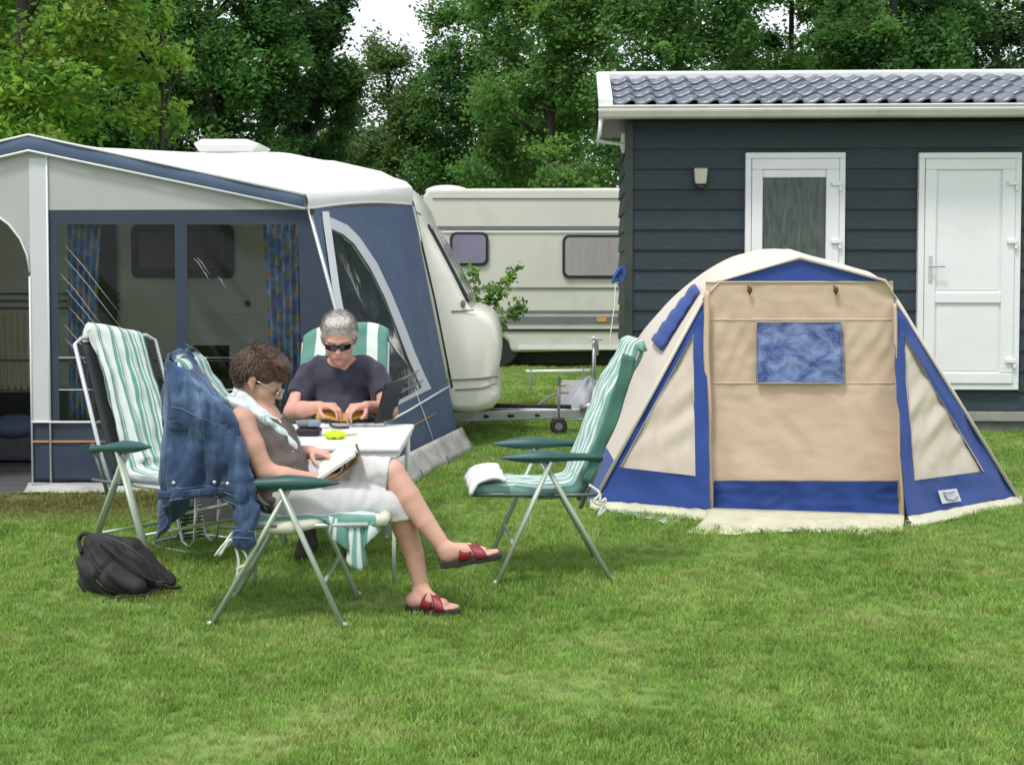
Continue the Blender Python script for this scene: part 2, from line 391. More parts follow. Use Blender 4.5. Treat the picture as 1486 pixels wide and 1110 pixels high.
    def build(s, name, mat, parent=None, smooth=False, world=True, bevel=0, sub=0, loc=None, rz=0.0, seg=2):
        if parent is not None and world: T = mw(parent).inverted()
        elif loc is not None: T = (Matrix.Translation(V(loc)) @ Matrix.Rotation(rz, 4, 'Z')).inverted() if world else Matrix.Identity(4)
        else: T = Matrix.Identity(4)
        me = bpy.data.meshes.new(name); me.from_pydata([tuple(T @ Vector(p)) for p in s.v], [], s.f)
        if isinstance(mat, str): me.materials.append(MATS[mat])
        if s.uv:
            ul = me.uv_layers.new(name='UVMap'); li = np.zeros(len(me.loops), dtype=np.int32); me.loops.foreach_get('vertex_index', li)
            tab = np.zeros((len(s.v), 2), dtype=np.float32)
            for k, q in s.uv.items(): tab[k] = q
            ul.data.foreach_set('uv', tab[li].ravel())
        if smooth: me.shade_smooth()
        me.update()
        o = link(name, me, parent, loc, rz)
        if bevel: md = o.modifiers.new('bevel', 'BEVEL'); md.width = bevel; md.segments = seg; md.limit_method = 'ANGLE'; md.angle_limit = R(40)
        if sub: md = o.modifiers.new('sub', 'SUBSURF'); md.levels = md.render_levels = sub
        return o
def lerp(a, b, t): return a + (b - a) * t
def wob(x, y, z, f=3.0, a=.01): return mnoise.noise(Vector((x * f, y * f, z * f))) * a
def poly_interp(pts, t):
    """point at fraction t of a polyline's length"""
    pts = [V(p) for p in pts]; L = [0]
    for a, b in zip(pts, pts[1:]): L.append(L[-1] + (b - a).length)
    x = t * L[-1]
    for i in range(len(pts) - 1):
        if x <= L[i + 1] or i == len(pts) - 2:
            return pts[i].lerp(pts[i + 1], min(1, max(0, (x - L[i]) / max(1e-9, L[i + 1] - L[i]))))
def smooth_curve(pts, n=40):
    """Catmull-Rom through pts"""
    pts = [V(p) for p in pts]; P = [pts[0] * 2 - pts[1]] + pts + [pts[-1] * 2 - pts[-2]]; out = []
    m = len(pts) - 1
    for k in range(n + 1):
        x = k / n * m; i = min(int(x), m - 1); t = x - i; a, b, c, d = P[i:i + 4]
        out.append(.5 * ((2 * b) + (c - a) * t + (2 * a - 5 * b + 4 * c - d) * t * t + (3 * b - a - 3 * c + d) * t ** 3))
    return out

def rrect(x0, x1, z0, z1, y, r, d):
    """rounded rectangle in the x-z plane at y, thickened by d along y"""
    x0, x1, z0, z1 = min(x0, x1), max(x0, x1), min(z0, z1), max(z0, z1); p = []
    for cx, cz, a0 in ((x1 - r, z1 - r, 0), (x0 + r, z1 - r, 90), (x0 + r, z0 + r, 180), (x1 - r, z0 + r, 270)):
        for k in range(6): a = R(a0 + k * 18); p.append((cx + r * math.cos(a), y, cz + r * math.sin(a)))
    return B().prism(p, (0, d, 0))

# ================================================================ GROUND
gx = B().grid(lambda u, v: (lerp(-120, 120, u), lerp(-20, 220, v), 0), 60, 60)
tag(gx.build('lawn', 'lawn'), kind='structure')
# paving strip beyond the tow bar
root_path = B().grid(lambda u, v: (lerp(.42, 1.02, u) + v * .25, lerp(14.2, 18.5, v), .004), 4, 10).build('paved_path', 'plinth_dark'); tag(root_path, kind='structure')
slab = B().box((0, 0, .012), (.285, .385, .024)); slab_me = slab.build('paving_slab', 'concrete', root_path, world=False, bevel=.006)
k = 0
for j in range(10):
    for i in range(2):
        o = slab_me if k == 0 else link('paving_slab', slab_me.data, root_path)
        if k: o.modifiers.new('bevel', 'BEVEL').width = .006
        o.location = (.57 + i * .30 + j * .025, 14.4 + j * .41, .001 + random.random() * .004); k += 1

# grass: one mass of blades
def tuft(nb, rad, h):
    v, f = [], []
    for i in range(nb):
        a = random.random() * 6.28; r = rad * math.sqrt(random.random()); x, y = r * math.cos(a), r * math.sin(a)
        b = random.random() * 6.28; w = .0018 + random.random() * .0015; hh = h * (.5 + random.random() * .7); l = hh * (.2 + random.random() * .7); c = random.random() * 6.28
        dx, dy = math.cos(b) * w, math.sin(b) * w; lx, ly = math.cos(c) * l, math.sin(c) * l; o = len(v)
        v += [(x - dx, y - dy, 0), (x + dx, y + dy, 0), (x + dx * .7 + lx * .4, y + dy * .7 + ly * .4, hh * .6), (x - dx * .7 + lx * .4, y - dy * .7 + ly * .4, hh * .6), (x + lx, y + ly, hh)]
        f += [(o, o + 1, o + 2, o + 3), (o + 3, o + 2, o + 4)]
    me = bpy.data.meshes.new('grass_tuft'); me.from_pydata(v, [], f); me.materials.append(MATS['grass_blade']); me.update(); return me
def in_poly(x, y, poly):
    ins = np.zeros(len(x), bool)
    for (x0, y0), (x1, y1) in zip(poly, poly[1:] + poly[:1]):
        c = ((y0 > y) != (y1 > y)) & (x < (x1 - x0) * (y - y0) / (y1 - y0 + 1e-12) + x0); ins ^= c
    return ins
pts = []
for y0, y1, den, hs in ((3.6, 6, 1500, .85), (6, 9, 1000, 1.0), (9, 14, 520, 1.15), (14, 24, 160, 1.5)):
    w = .3716 * y1 + .9; cnt = int(2 * w * (y1 - y0) * den); x = rng.uniform(-w, w, cnt); y = rng.uniform(y0, y1, cnt); keep = np.abs(x) < .3716 * y + .8
    for poly in ([(-6, 9.33), (-.9, 9.33), (-.42, 11.6), (-6, 11.6)], [(-7, 11.5), (-.4, 11.5), (-.4, 13.9), (-7, 13.9)],
                 [(1.03, 12.9), (8, 12.6), (8, 15.4), (1.1, 15.7)], [(1.22, 8.25), (2.42, 8.1), (3.2, 8.95), (3.1, 11), (.8, 11), (.5, 8.95)], [(.44, 14.2), (1.04, 14.2), (1.3, 18.5), (.66, 18.5)]):
        keep &= ~in_poly(x, y, poly)
    nzv = np.array([mnoise.noise(Vector((a * 1.7, b * 1.7, 0))) for a, b in zip(x[keep], y[keep])])
    x, y = x[keep], y[keep]; kk = rng.random(len(x)) < (.85 + nzv * .5); pts.append(np.c_[x[kk], y[kk], np.zeros(kk.sum()), np.full(kk.sum(), hs) * (1 + nzv[kk] * .5)])
pts = np.vstack(pts)
gme = bpy.data.meshes.new('grass'); gme.from_pydata(pts[:, :3].tolist(), [], []); at_ = gme.attributes.new('hs', 'FLOAT', 'POINT'); at_.data.foreach_set('value', pts[:, 3].astype(np.float32))
go = link('grass', gme); tag(go, 'short mown green grass blades covering the whole lawn', 'grass', kind='stuff')
tuft_objs = [bpy.data.objects.new('grass_tuft', tuft(nb, .035, .030)) for nb in (16, 18, 14)]
ng = bpy.data.node_groups.new('grass_scatter', 'GeometryNodeTree')
ng.interface.new_socket('Geometry', in_out='INPUT', socket_type='NodeSocketGeometry'); ng.interface.new_socket('Geometry', in_out='OUTPUT', socket_type='NodeSocketGeometry')
gi, gout = ng.nodes.new('NodeGroupInput'), ng.nodes.new('NodeGroupOutput')
iop = ng.nodes.new('GeometryNodeInstanceOnPoints'); g2i = ng.nodes.new('GeometryNodeGeometryToInstance')
for t_ in tuft_objs:
    oi = ng.nodes.new('GeometryNodeObjectInfo'); oi.inputs['Object'].default_value = t_; ng.links.new(oi.outputs['Geometry'], g2i.inputs[0])
ng.links.new(g2i.outputs[0], iop.inputs['Instance']); iop.inputs['Pick Instance'].default_value = True
rv = ng.nodes.new('FunctionNodeRandomValue'); rv.data_type = 'FLOAT_VECTOR'; rv.inputs[0].default_value = (-.15, -.15, 0); rv.inputs[1].default_value = (.15, .15, 6.28)
ng.links.new(rv.outputs[0], iop.inputs['Rotation'])
na = ng.nodes.new('GeometryNodeInputNamedAttribute'); na.data_type = 'FLOAT'; na.inputs[0].default_value = 'hs'
ng.links.new(na.outputs[0], iop.inputs['Scale']); ng.links.new(gi.outputs[0], iop.inputs['Points']); ng.links.new(iop.outputs[0], gout.inputs[0])
md = go.modifiers.new('scatter', 'NODES'); md.node_group = ng

# ================================================================ CHALET
SA = R(2.6)
CH0 = at(912, 400, 12.95); CH0.z = 0
chalet = empty('chalet', CH0, -SA, 'dark slate boarded chalet with black tiled roof and two white doors', 'chalet')
def s_of(px):
    return ((px - 743) / FPX * 12.95 - CH0.x) / (math.cos(SA) + (px - 743) / FPX * math.sin(SA))
def z_at(px, py): return at(px, py, 12.95 - s_of(px) * math.sin(SA)).z
CL = 5.4                                             # chalet length
zt = z_at(1000, 179); zb = z_at(1400, 597)
B().span((.0, .03, .15), (CL, 2.35, zt)).build('wall', 'cladding', chalet, world=False)
# gable ends up to the roof
EAVE_Z, RISE, RUN = z_at(1000, 160), .43, 1.20
openings = []
for a, b, t in ((1080, 1224, 222), (1330, 1478, 222)):
    openings.append((s_of(a), s_of(b), z_at((a + b) / 2, t), z_at(1400, 565)))
ztops = [zt, z_at(1000, 216)]
while ztops[-1] - .189 > zb + .05: ztops.append(ztops[-1] - .189)
ztops.append(zb)
def board_me(L, h):
    b = B().add([(0, .0, 0), (L, .0, 0), (L, -.024, 0), (0, -.024, 0), (0, .0, h), (L, .0, h), (L, -.006, h), (0, -.006, h), (0, -.026, .012), (L, -.026, .012)],
                [(0, 1, 2, 3)[::-1], (2, 9, 8, 3)[::-1], (9, 6, 7, 8)[::-1], (4, 5, 6, 7), (0, 1, 5, 4)[::-1], (1, 2, 9, 6, 5)[::-1], (0, 3, 8, 7, 4)])
    me = bpy.data.meshes.new('board'); me.from_pydata(b.v, [], b.f); me.materials.append(MATS['cladding']); me.update(); return me
cache = {}
def put_board(x0, x1, z0, z1, rz=0, yy=.03):
    key = (round(x1 - x0, 3), round(z1 - z0, 3))
    if key not in cache: cache[key] = board_me(x1 - x0 - .002, z1 - z0 + .004)
    link('board', cache[key], chalet, loc=(x0, yy, z0))
for r_ in range(len(ztops) - 1):
    z1, z0 = ztops[r_], ztops[r_ + 1]; cuts = [.04]
    for a, b, t, bt in openings:
        if z0 < t - .02 and z1 > bt + .02: cuts += [a, b]
    cuts.append(CL)
    for i in range(0, len(cuts), 2): put_board(cuts[i], cuts[i + 1], z0, z1)
# end wall boards (run back from the corner)
for r_ in range(len(ztops) - 1):
    z1, z0 = ztops[r_], ztops[r_ + 1]; me = cache.setdefault(('end', round(z1 - z0, 3)), board_me(2.28, z1 - z0 + .004))
    link('board', me, chalet, loc=(-.0, 2.33, z0), rz=-math.pi / 2)
B().span((-.035, -.012, zb - .03), (.04, .05, zt)).build('corner_post', 'corner_trim', chalet, world=False, bevel=.004)
B().span((-.02, -.03, .10), (CL, .028, zb)).span((-.02, -.03, .10), (-.001, 2.3, zb)).build('plinth_ledge', 'concrete', chalet, world=False, bevel=.005)
B().span((-.01, -.005, -.02), (CL, 2.3, .0995)).build('plinth', 'plinth_dark', chalet, world=False)
# roof
OV = .27; rx0 = -OV; ex = -.34
roof = B().add([(rx0, ex, EAVE_Z), (CL + .2, ex, EAVE_Z), (CL + .2, ex + RUN + .25, EAVE_Z + RISE), (rx0, ex + RUN + .25, EAVE_Z + RISE), (CL + .2, 2.75, EAVE_Z), (rx0, 2.75, EAVE_Z)],
               [(0, 1, 2, 3), (3, 2, 4, 5), (0, 5, 4, 1)]).build('roof', 'black_plastic', chalet, world=False)
slope = Vector((0, RUN + .25, RISE)); SL = slope.length; sdir = slope.normalized(); snor = Vector((0, -sdir.z, sdir.y))
TW, ROWS = .190, 4; TE = (SL - .03) / ROWS
def tile_mesh():
    b = B(); nx = 8; L = TE + .05
    prof = [(.0, .010), (.12, .002), (.28, -.001), (.45, .006), (.6, .020), (.74, .034), (.86, .040), (.95, .034), (1.03, .014)]
    vs = []
    for s_, lift in ((0, .030), (.12, .034), (1, .0)):
        for u, z in prof:
            arc = -.018 * math.sin(min(1, u) * math.pi) if s_ == 0 else 0
            vs.append(Vector((u * TW, 0, 0)) + sdir * (s_ * L + arc) + snor * (z + lift))
    for u, z in prof: vs.append(Vector((u * TW, 0, 0)) + sdir * (-.018 * math.sin(min(1, u) * math.pi)) + snor * (z + .006))
    n_ = len(prof); fs = [(j * n_ + i, j * n_ + i + 1, (j + 1) * n_ + i + 1, (j + 1) * n_ + i) for j in range(2) for i in range(n_ - 1)]
    fs += [(3 * n_ + i, 3 * n_ + i + 1, i + 1, i) for i in range(n_ - 1)]
    me = bpy.data.meshes.new('roof_tile'); me.from_pydata([tuple(p) for p in vs], [], fs); me.materials.append(MATS['roof_tile']); me.shade_smooth(); me.update(); return me
tm = tile_mesh()
for j in range(ROWS):
    for i in range(int((CL + .1) / TW) + 1):
        p = Vector((-.15 + i * TW, ex, EAVE_Z)) + sdir * (j * TE + .02) + snor * (.004 * random.random())
        link('roof_tile', tm, roof, loc=p)
rp = Vector((0, ex, EAVE_Z)) + slope
B().tube([(rx0, rp.y, rp.z + .055), (CL + .2, rp.y, rp.z + .055)], .03, 8, flat=(1.2, 1)).span((rx0, rp.y - .05, rp.z + .0), (CL + .2, rp.y + .05, rp.z + .045)).build('ridge_cap', 'verge_white', chalet, world=False, smooth=False)
# white verge board along the sloping edge
pr = [(rx0 - .02, ex - .02, EAVE_Z - .01), (rx0 - .02, rp.y, rp.z + .03), (rx0 - .02, rp.y, rp.z + .08), (rx0 - .02, ex - .02, EAVE_Z + .065)]
B().prism(pr, (.13, 0, 0)).build('verge_board', 'verge_white', chalet, world=False, bevel=.006)
# gutter: profile run along the eave
gz1 = z_at(1000, 160); gz0 = z_at(1000, 178)
prof = [(ex + .02, gz1), (ex - .10, gz1), (ex - .115, gz1 - .012), (ex - .10, gz1 - .03), (ex - .105, gz1 - .06), (ex - .085, gz0 + .012), (ex - .06, gz0), (ex + .02, gz0)]
B().prism([(rx0 - .02, y, z) for y, z in prof], (CL + .6, 0, 0)).build('gutter', 'gutter_white', chalet, world=False)
B().tube([(rx0 - .03, ex - .118, gz1 - .045), (CL + .5, ex - .118, gz1 - .045)], .007, 6).build('gutter_lip', 'piping_white', chalet, world=False, smooth=True)
B().span((rx0, ex + .02, gz0 + .01), (CL + .2, .04, gz0 + .03)).build('soffit', 'black_plastic', chalet, world=False)
B().span((rx0 + .01, ex + .03, EAVE_Z - .12), (rx0 + .03, 2.6, EAVE_Z + .0)).build('end_fascia', 'gutter_white', chalet, world=False)
dp = [(rx0 + .0, ex - .05, gz0), (rx0 - .01, ex - .05, gz0 - .14), (rx0 - .03, ex + .02, gz0 - .20), (-.06, -.02, gz0 - .20), (-.055, -.0, gz0 - .28)]
B().tube(dp, .017, 8).build('downpipe', 'verge_white', chalet, world=False, smooth=True)
B().tube([(-.05, 0.02, gz0 - .10), (-.05, 0.02, gz0 - .24)], [.02, .034], 8).build('pipe_bracket', 'lamp_cream', chalet, world=False)
# doors
def door(a, b, t, bt, glazed):
    d = B(); fw = .055
    for q in ((a, t - fw, b, t), (a, bt, b, bt + fw), (a, bt + fw, a + fw, t - fw), (b - fw, bt + fw, b, t - fw)): d.span((q[0], -.045, q[1]), (q[2], .03, q[3]))
    dr = d.build('door', 'upvc_white', chalet, world=False, bevel=.006)
    a2, b2, t2, bt2 = a + fw + .003, b - fw - .003, t - fw - .003, bt + fw + .003; sw = .10; lw = B(); mid = z_at(1400, 432)
    rects = [(a2, t2 - sw, b2, t2), (a2, bt2, b2, bt2 + sw), (a2, bt2 + sw, a2 + sw, t2 - sw), (b2 - sw - .02, bt2 + sw, b2, t2 - sw)]
    if not glazed: rects.append((a2 + sw, mid - .05, b2 - sw - .02, mid + .05))
    for q in rects: lw.span((q[0], -.06, q[1]), (q[2], .02, q[3]))
    lw.build('door_leaf', 'upvc_white', dr, world=False, bevel=.008)
    if glazed:
        B().span((a2 + sw, -.03, bt2 + sw), (b2 - sw - .02, -.02, t2 - sw)).build('glass', 'frosted_glass', dr, world=False)
        B().span((a2 + sw + .002, -.052, t2 - sw - .075), (b2 - sw - .022, -.031, t2 - sw - .002)).build('roller_box', 'upvc_white', dr, world=False, bevel=.008)
    else:
        for z0, z1 in ((mid + .05, t2 - sw), (bt2 + sw, mid - .05)):
            B().span((a2 + sw, -.035, z0), (b2 - sw - .02, -.02, z1)).build('door_panel', 'white_plastic', dr, world=False)
            B().span((a2 + sw + .02, -.041, z0 + .02), (b2 - sw - .04, -.0352, z1 - .02)).build('raised_panel', 'upvc_white', dr, world=False, bevel=.004)
        hz = z_at(1350, 390)
        B().span((a2 + .035, -.072, hz - .12), (a2 + .065, -.061, hz + .12)).tube([(a2 + .05, -.075, hz + .02), (a2 + .05, -.11, hz + .02), (a2 + .17, -.115, hz + .02)], .009, 8).build('handle', 'silver_frame', dr, world=False, bevel=.003)
        B().tube([(a2 + .05, -.073, hz - .06), (a2 + .05, -.08, hz - .06)], .012, 10).build('lock_cylinder', 'silver_tube', dr, world=False)
    for pz in ((268, 352, 480) if glazed else (268, 352, 524)):
        hz = z_at(1400, pz)
        B().span((b2 - .075, -.088, hz - .012), (b2 + .02, -.061, hz + .028)).span((b2 - .005, -.082, hz - .06), (b2 + .022, -.061, hz - .013)).build('hinge', 'upvc_white', dr, world=False, bevel=.006)
for i, (a, b, t, bt) in enumerate(openings): door(a, b, t, bt, i == 0)
# wall lamp
ls, lz = s_of(1015), z_at(1015, 259)
lamp = empty('wall_lamp', mw(chalet) @ Vector((ls, 0, lz)), -SA, 'small cream wall lamp on dark boards left of the glazed door', 'lamp')
B().span((-.055, -.045, -.075), (.055, .0, -.02)).build('base', 'black_plastic', lamp, world=False, bevel=.01)
B().add([(-.065, -.015, .10), (.065, -.015, .10), (.065, -.10, .085), (-.065, -.10, .085), (-.05, -.015, -.055), (.05, -.015, -.055), (.05, -.095, -.06), (-.05, -.095, -.06)],
        [(0, 1, 2, 3), (4, 7, 6, 5), (0, 3, 7, 4), (1, 5, 6, 2), (3, 2, 6, 7), (0, 4, 5, 1)]).build('lamp_shade', 'lamp_cream', lamp, world=False, bevel=.018, seg=3)
B().span((-.035, -.075, -.10), (.035, -.02, -.062)).build('sensor', 'black_plastic', lamp, world=False, bevel=.01)
# blue cord tied at the corner
cr = empty('blue_line', at(897, 400, 12.85), 0, 'blue line knotted at the left corner of the dark chalet', 'cord')
b = B()
for k in range(5):
    c0 = at(897, 400, 12.83); a0 = random.random() * 6
    b.tube([c0 + Vector((math.cos(a0 + t) * (.02 + .010 * k), -.01 * k, math.sin(a0 + t * 1.3) * (.03 + .012 * k))) for t in np.linspace(0, 4.5, 14)], .009, 5)
b.build('knot', 'blue_cord', cr, smooth=True)
B().tube([at(893, 412, 12.8), at(892, 440, 12.7), at(888, 470, 12.6), at(884, 500, 12.4)], .004, 5).build('cord_end', 'cord_white', cr, smooth=True)

# ================================================================ CARAVAN WITH AWNING
YC0, YC1 = 11.6, 13.75
prof = [(-6.8, .48), (-1.0, .48)] + [tuple(at(px, py, YC0).xz) for px, py in
        ((640, 588), (660, 599), (690, 600), (715, 593), (726, 579), (725, 566), (719, 556), (722, 545), (727, 520), (726, 495), (720, 470), (710, 458), (698, 452), (682, 448),
         (675, 437), (658, 402), (636, 360), (615, 321), (610, 306), (603, 290), (594, 276), (584, 264))]
prof += [(-1.10, 2.34), (-1.5, 2.43), (-2.2, 2.47), (-6.8, 2.47)]
car = empty('caravan', (-3, 12.7, 0), 0, 'cream touring caravan behind the blue awning with its rounded nose showing', 'caravan')
np_ = len(prof); cx, cz = -3.4, 1.4; vs = []
for y, ins in ((YC0 + .0, .07), (YC0 + .02, .03), (YC0 + .07, 0), (YC1 - .07, 0), (YC1 - .02, .03), (YC1, .07)):
    for i, (x, z) in enumerate(prof):
        a, b_ = prof[i - 1], prof[(i + 1) % np_]; t = Vector((b_[0] - a[0], b_[1] - a[1])).normalized(); vs.append((x - t.y * ins, y, z + t.x * ins))
fs = [tuple(range(np_))] + [tuple(range(5 * np_, 6 * np_))[::-1]]
for j in range(5):
    for i in range(np_): fs.append((j * np_ + i, (j + 1) * np_ + i, (j + 1) * np_ + (i + 1) % np_, j * np_ + (i + 1) % np_))
o = B().add(vs, fs).build('body', 'caravan_cream', car, smooth=True)
md = o.modifiers.new('es', 'EDGE_SPLIT'); md.split_angle = R(50)
# front windows on the sloping face
def on_front(t, y, off=.012):
    a, b_ = at(681, 447, YC0), at(615, 321, YC0); d = b_ - a; nrm = Vector((d.z, 0, -d.x)).normalized()
    p = a + d * t + nrm * off; return Vector((p.x, y, p.z))
for y0, y1 in ((YC0 + .12, YC0 + .72), (YC0 + .76, YC1 - .76), (YC1 - .72, YC1 - .12)):
    w = B().prism([on_front(.05, y0, .004), on_front(.05, y1, .004), on_front(.96, y1, .004), on_front(.96, y0, .004)], on_front(0, 0, .02) - on_front(0, 0, 0)).build('front_window', 'window_black', car, bevel=.01)
    B().prism([on_front(.12, y0 + .05, .022), on_front(.12, y1 - .05, .022), on_front(.9, y1 - .05, .022), on_front(.9, y0 + .05, .022)], on_front(0, 0, .01) - on_front(0, 0, 0)).build('pane', 'window_tint', w, bevel=.004)
# side trims visible beside the awning
def side_line(pts, r, name, mat):
    B().tube([at(px, py, YC0 - .006) for px, py in pts], r, 6).build(name, mat, car, smooth=True)
side_line([(600, 553), (660, 551), (700, 549), (722, 546)], .008, 'trim_strip', 'grey_plastic')
side_line([(655, 452), (675, 451), (688, 450)], .006, 'locker_seam', 'grey_plastic')
side_line([(588, 262), (600, 297), (614, 362), (631, 435), (644, 500), (656, 562)], .008, 'awning_rail', 'black_rubber')
side_line([(611, 312), (606, 309), (601, 307)], .007, 'roof_seam', 'grey_plastic')
side_line([(719, 557), (700, 563), (660, 566)], .006, 'nose_step', 'grey_plastic')
for px, py in ((672, 441),): B().ell(at(px, py, YC0 - .012), (.022, .014, .035)).build('grab_handle', 'grey_plastic', car, smooth=True)
# side wall furniture seen through the awning
wp = at(262, 365, YC0)
w = rrect(at(188, 0, YC0).x, at(337, 0, YC0).x, at(0, 404, YC0).z, at(0, 326, YC0).z, YC0 - .04, .06, .039).build('window', 'strap_black', car)
rrect(at(200, 0, YC0).x, at(325, 0, YC0).x, at(0, 390, YC0).z, at(0, 338, YC0).z, YC0 - .052, .03, .012).build('pane', 'pane_dark', w)
B().span((at(134, 0, YC0).x, YC0 - .10, .55), (at(166, 0, YC0).x, YC0 - .02, at(0, 322, YC0).z)).build('door', 'dark_interior', car, bevel=.01)
B().span((-3.3, YC0 - .02, .50), (-1.0, YC0 - .013, .60)).build('sill', 'black_rubber', car)
for x0, x1, y0, y1 in ((272, 366, 425, 456), (272, 365, 488, 560), (274, 330, 500, 555)):
    hx = B().span((at(x0, 0, YC0).x, YC0 - .012, at(0, y1, YC0).z), (at(x1, 0, YC0).x, YC0 - .001, at(0, y0, YC0).z)).build('locker_door', 'caravan_cream', car, bevel=.01)
    B().span((at(x1 - 14, 0, YC0).x, YC0 - .022, at(0, (y0 + y1) / 2 + 4, YC0).z), (at(x1 - 6, 0, YC0).x, YC0 - .013, at(0, (y0 + y1) / 2 - 4, YC0).z)).build('latch', 'black_plastic', hx)
b = B()
for k in range(46): b.span((-6.6 + k * .055, YC0 - .012, .50), (-6.6 + k * .055 + .035, YC0 - .002, 1.15))
o = b.build('ribbed_panel', 'heater_beige', car); o['kind'] = 'stuff'
for z in (1.18, 1.24, 1.30, .74): B().span((-6.7, YC0 - .016, z), (-3.3 if z > 1 else -1.2, YC0 - .001, z + .018)).build('side_moulding', 'grey_plastic', car)
B().span((-6.7, YC0 + .02, .02), (-1.2, YC0 + .05, .48)).build('under_shade_board', 'dark_interior', car)  # dark board put in for the shade under the caravan body
for xw in (-3.6,):
    for y in (YC0 + .2, YC1 - .2):
        wh = B().tube([(xw, y - .09, .32), (xw, y + .09, .32)], .32, 24).build('wheel', 'black_rubber', car, bevel=.02)
        B().tube([(xw, y - .10, .32), (xw, y - .085, .32)], .19, 20).build('rim', 'galvanised', wh)
hv_ = empty('roof_vent', at(330, 220, 12.4), 0, 'white pop-up hatch on top of the touring caravan roof', 'roof hatch')
a0, a1 = at(287, 220, 12.2), at(372, 206, 12.2)
B().add([(at(282, 0, 12.2).x, 12.1, a0.z + .06), (at(378, 0, 12.2).x, 12.1, a0.z + .06), (at(378, 0, 12.2).x, 12.7, a0.z + .06), (at(282, 0, 12.2).x, 12.7, a0.z + .06),
         (at(292, 0, 12.2).x, 12.15, a1.z + .02), (at(357, 0, 12.2).x, 12.15, a1.z + .02), (at(357, 0, 12.2).x, 12.65, a1.z + .02), (at(292, 0, 12.2).x, 12.65, a1.z + .02),
         (at(290, 0, 12.2).x, 12.12, a0.z - .01), (at(366, 0, 12.2).x, 12.12, a0.z - .01), (at(366, 0, 12.2).x, 12.68, a0.z - .01), (at(290, 0, 12.2).x, 12.68, a0.z - .01)],
        [(0, 1, 5, 4), (1, 2, 6, 5), (2, 3, 7, 6), (3, 0, 4, 7), (4, 5, 6, 7), (8, 9, 1, 0), (9, 10, 2, 1), (10, 11, 3, 2), (11, 8, 0, 3), (8, 11, 10, 9)]).build('lid', 'white_plastic', hv_, bevel=.012)
B().span((at(296, 0, 12.2).x, 12.18, 2.45), (at(360, 0, 12.2).x, 12.6, a0.z - .012)).build('collar', 'grey_plastic', hv_)
# tow bar
zt_ = at(0, 600, 12.7).z
tb = B().add([(at(640, 0, 12.5).x, 12.35, zt_ - .045), (at(850, 0, 12.7).x, 12.62, zt_ - .03), (at(850, 0, 12.7).x, 12.62, zt_ + .045), (at(640, 0, 12.5).x, 12.35, zt_ + .05),
              (at(640, 0, 12.5).x, 12.39, zt_ - .045), (at(850, 0, 12.7).x, 12.66, zt_ - .03), (at(850, 0, 12.7).x, 12.66, zt_ + .045), (at(640, 0, 12.5).x, 12.39, zt_ + .05)],
             [(0, 1, 2, 3), (7, 6, 5, 4), (3, 2, 6, 7), (0, 4, 5, 1), (1, 5, 6, 2), (0, 3, 7, 4)]).build('drawbar', 'galvanised', car, bevel=.006)
for px in (700, 735, 775): B().ell((at(px, 0, 12.47).x, 12.36 + (px - 640) / 210 * .27 - .004, zt_ + .002), (.075 if px == 735 else .06, .006, .020)).build('slot', 'black_rubber', tb, smooth=True)
B().tube([(at(655, 0, 12.7).x, 12.9, zt_ + .06), (at(830, 0, 12.7).x, 12.72, zt_ + .06)], .02, 8).build('brake_rod', 'black_rubber', car, smooth=True)
B().tube([(-.6, 13.2, zt_), (at(850, 0, 12.7).x, 12.7, zt_)], .04, 4).build('drawbar_arm', 'galvanised', car)
B().tube([(at(842, 0, 12.64).x, 12.6, zt_ + .06), (at(862, 0, 12.64).x, 12.6, zt_ + .08), (at(880, 0, 12.64).x, 12.6, zt_ + .04)], [.03, .045, .04], 10).build('coupling', 'galvanised', car, smooth=True)
jx = at(812, 0, 12.5).x
B().tube([(jx, 12.58, .10), (jx, 12.58, .44)], .014, 8).tube([(jx, 12.58, .44), (jx + .07, 12.58, .455)], .007, 6).build('jockey_post', 'grey_plastic', car, smooth=True)
jw = B().tube([(jx, 12.53, .08), (jx, 12.63, .08)], .08, 18).build('jockey_wheel', 'black_rubber', car, bevel=.015)
B().tube([(jx, 12.525, .08), (jx, 12.635, .08)], .035, 12).build('rim', 'grey_plastic', jw)

# ---------------- awning
YF = 9.4
aw = empty('awning', (-3, 10.4, 0), 0, 'navy and grey caravan awning with clear windows and a white roof', 'awning')
PK, RC, LC = at(42, 194, YF), at(443, 281, YF), Vector((-5.2, YF, 1.99))
front_line = [LC, PK, RC]
back_line = [Vector((-5.3, YC0 - .02, 2.50)), Vector((-4.2, YC0 - .02, 2.53))] + [at(px, py, YC0 - .03) for px, py in ((130, 214), (300, 222), (400, 221), (450, 229), (500, 239), (550, 252), (590, 264), (598, 272))]
bl = smooth_curve(back_line, 60)
def roof_fn(u, v):
    f = poly_interp(front_line, u); bb = poly_interp(bl, u ** .93); p = f.lerp(bb, v); p.z -= .10 * math.sin(v * math.pi) * (.35 if u > .6 else .6) * (1 - abs(u - .7) * .3)
    p.z += .012 * math.sin(u * 23 + v * 3) * math.sin(v * math.pi); return p
B().grid(roof_fn, 60, 24).build('roof', 'roof_fabric_white', aw, smooth=True)
# roof fall along the side wall
B1, B2 = at(597, 297, YC0 - .04), at(668, 653, YC0 - .04)
B2.z = 0; F1, F2 = at(445, 303, YF), at(557, 715, YF); F2.z = 0
def drop_fn(u, v):
    top = RC.lerp(bl[-1], u); bot = F1.lerp(B1, u); bot.z += .03 * math.sin(u * 3.14); p = top.lerp(bot, v); p.x += .015 * math.sin(v * 3.14); return p
B().grid(drop_fn, 16, 6).build('roof_edge', 'roof_fabric_white', aw, smooth=True)
B().tube([drop_fn(u, 1) + Vector((.006, 0, 0)) for u in np.linspace(0, 1, 12)], .010, 6).build('roof_edge_piping', 'piping_white', aw, smooth=True)
